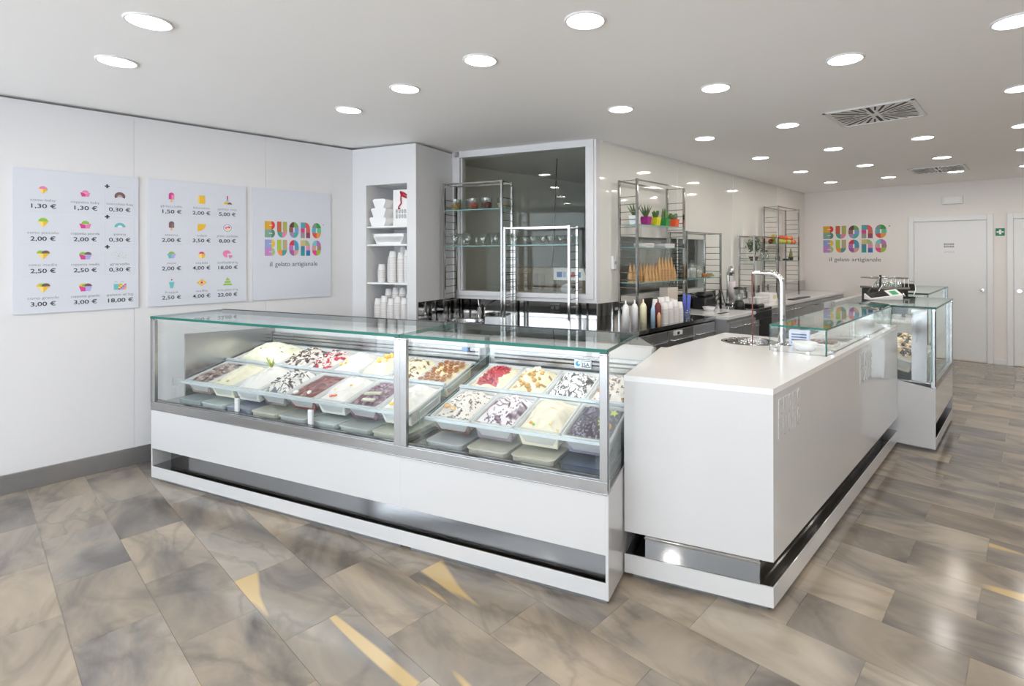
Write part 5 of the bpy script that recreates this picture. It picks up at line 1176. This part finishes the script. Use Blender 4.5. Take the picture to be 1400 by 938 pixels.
mb = MB(); mb.tube([(.07, -.066, .31), (.03, -.068, .33), (-.01, -.067, .345), (.0, -.066, .32), (.03, -.067, .3), (.07, -.066, .285)], .011, 6, (.5, .01, .04)); mb.tube([(.0, -.068, .33), (-.005, -.069, .27), (.0, -.069, .23), (-.03, -.069, .2), (-.035, -.07, .175), (-.015, -.069, .18)], .006, 6, (.5, .01, .04)); mb.build('ribbon', M_print, t)
for k_ in range(2):
    t = thing('paper_tray', ('wide white tray on the second niche shelf', 'white tray resting inside the wide tray in the niche')[k_], 'tray', K(-2.9, 2.0, 1.724 + .022 * k_), (0, 0, TH)); MB().prism([(-.15, 0), (.15, 0), (.19, .08), (-.19, .08)], -.12, .12, 'y').build('tray', M_paper, t); MB().box(-.195, .195, -.125, .125, .078, .084).build('rim', M_paper, t)
for (z, lst) in ((1.34, [(-3.03, 1.93, 9), (-2.95, 1.98, 15), (-2.87, 1.91, 19), (-2.78, 1.93, 18), (-2.69, 1.92, 20), (-2.84, 2.03, 23), (-2.72, 2.05, 23), (-2.96, 2.1, 12)]), (.955, [(-3.05, 1.9, 12), (-2.97, 1.9, 14), (-2.885, 1.9, 12), (-2.8, 1.9, 14), (-2.715, 1.9, 13), (-3.0, 2.0, 19), (-2.91, 2.0, 20), (-2.82, 2.0, 20), (-2.73, 2.0, 19)])):
    for (a, b_, n) in lst:
        cup_tower(*K(a, b_, z), n, 'stack of white paper cups on the %s niche shelf' % ('third' if z > 1.2 else 'fourth'), 'cup stacks in the niche')

# ================================================================== laboratory seen through the glass
t = thing('batch_freezer', 'bronze metal gelato machine with vent slots behind the partition glass', 'machine', K(-1.8, 3.0, 1.0), (0, 0, TH))
MB().box(-.245, .21, 0, .5, .0, .474).build('housing', M_brown, t, bevel=.006)
for i in range(4):
    for j in range(11): MB().box(-.195 + i * .085, -.145 + i * .085, -.003, 0, .235 + j * .0165, .242 + j * .0165).build('vent_slot', M_blackp, t)
MB().prism([(.21, .34), (.60, .34), (.56, .465), (.21, .474)], 0, .45, 'y').build('control_head', M_plastic, t, bevel=.006)
for (a, b_, c) in ((.25, .31, sr('3A5AA8')), (.32, .36, sr('9AB0D8')), (.42, .46, sr('C03048')), (.47, .53, sr('3A5AA8'))): MB().box(a, b_, -.004, 0, .37, .43, c).build('control_mark', M_print, t)
MB().box(.22, .58, .05, .4, .0, .34).build('lower_housing', M_brown, t); MB().cyl((.36, -.03, .25), (.36, .05, .25), .05, seg=16).build('spigot', M_kick, t)
t = thing('lab_bench', 'white bench carrying the bronze machine', 'bench', K(-1.7, 2.95, 0), (0, 0, TH)); MB().box(-.6, .75, 0, .7, .95, 1.0).build('top', M_top, t); 
for x in (-.55, .7):
    for y in (.05, .65): MB().box(x - .02, x + .02, y - .02, y + .02, 0, .95).build('leg', M_steel, t)
for i, a in enumerate((-1.72, -1.32)):
    t = thing('hanging_cable', ('thin black cable hanging left of the control head', 'thin black cable hanging above the control head')[i], 'cable', K(a, 3.25, 1.474)); MB().tube([(0, 0, 0), (.03, .01, .3), (.06, .02, CEIL - 1.474)], .006, 6).build('cable', M_blackp, t)
t = thing('steel_fridge', 'tall grey steel fridge behind the hatch glass', 'fridge', (-3.75, 5.9, 0)); MB().box(-.35, .35, -.7, .7, .1, 2.0).build('cabinet', M_grey, t, bevel=.01); MB().box(.35, .37, -.69, -.005, .12, 1.98).build('door', M_steel, t, bevel=.004); MB().box(.35, .37, .005, .69, .12, 1.98).build('door', M_steel, t, bevel=.004); MB().box(-.33, .33, -.68, .68, 0, .1).build('plinth', M_blackp, t)
for y in (-.06, .06): MB().tube([(.37, y, 1.0), (.41, y, 1.0), (.41, y, 1.5), (.37, y, 1.5)], .01, 8).build('handle', M_chrome, t)
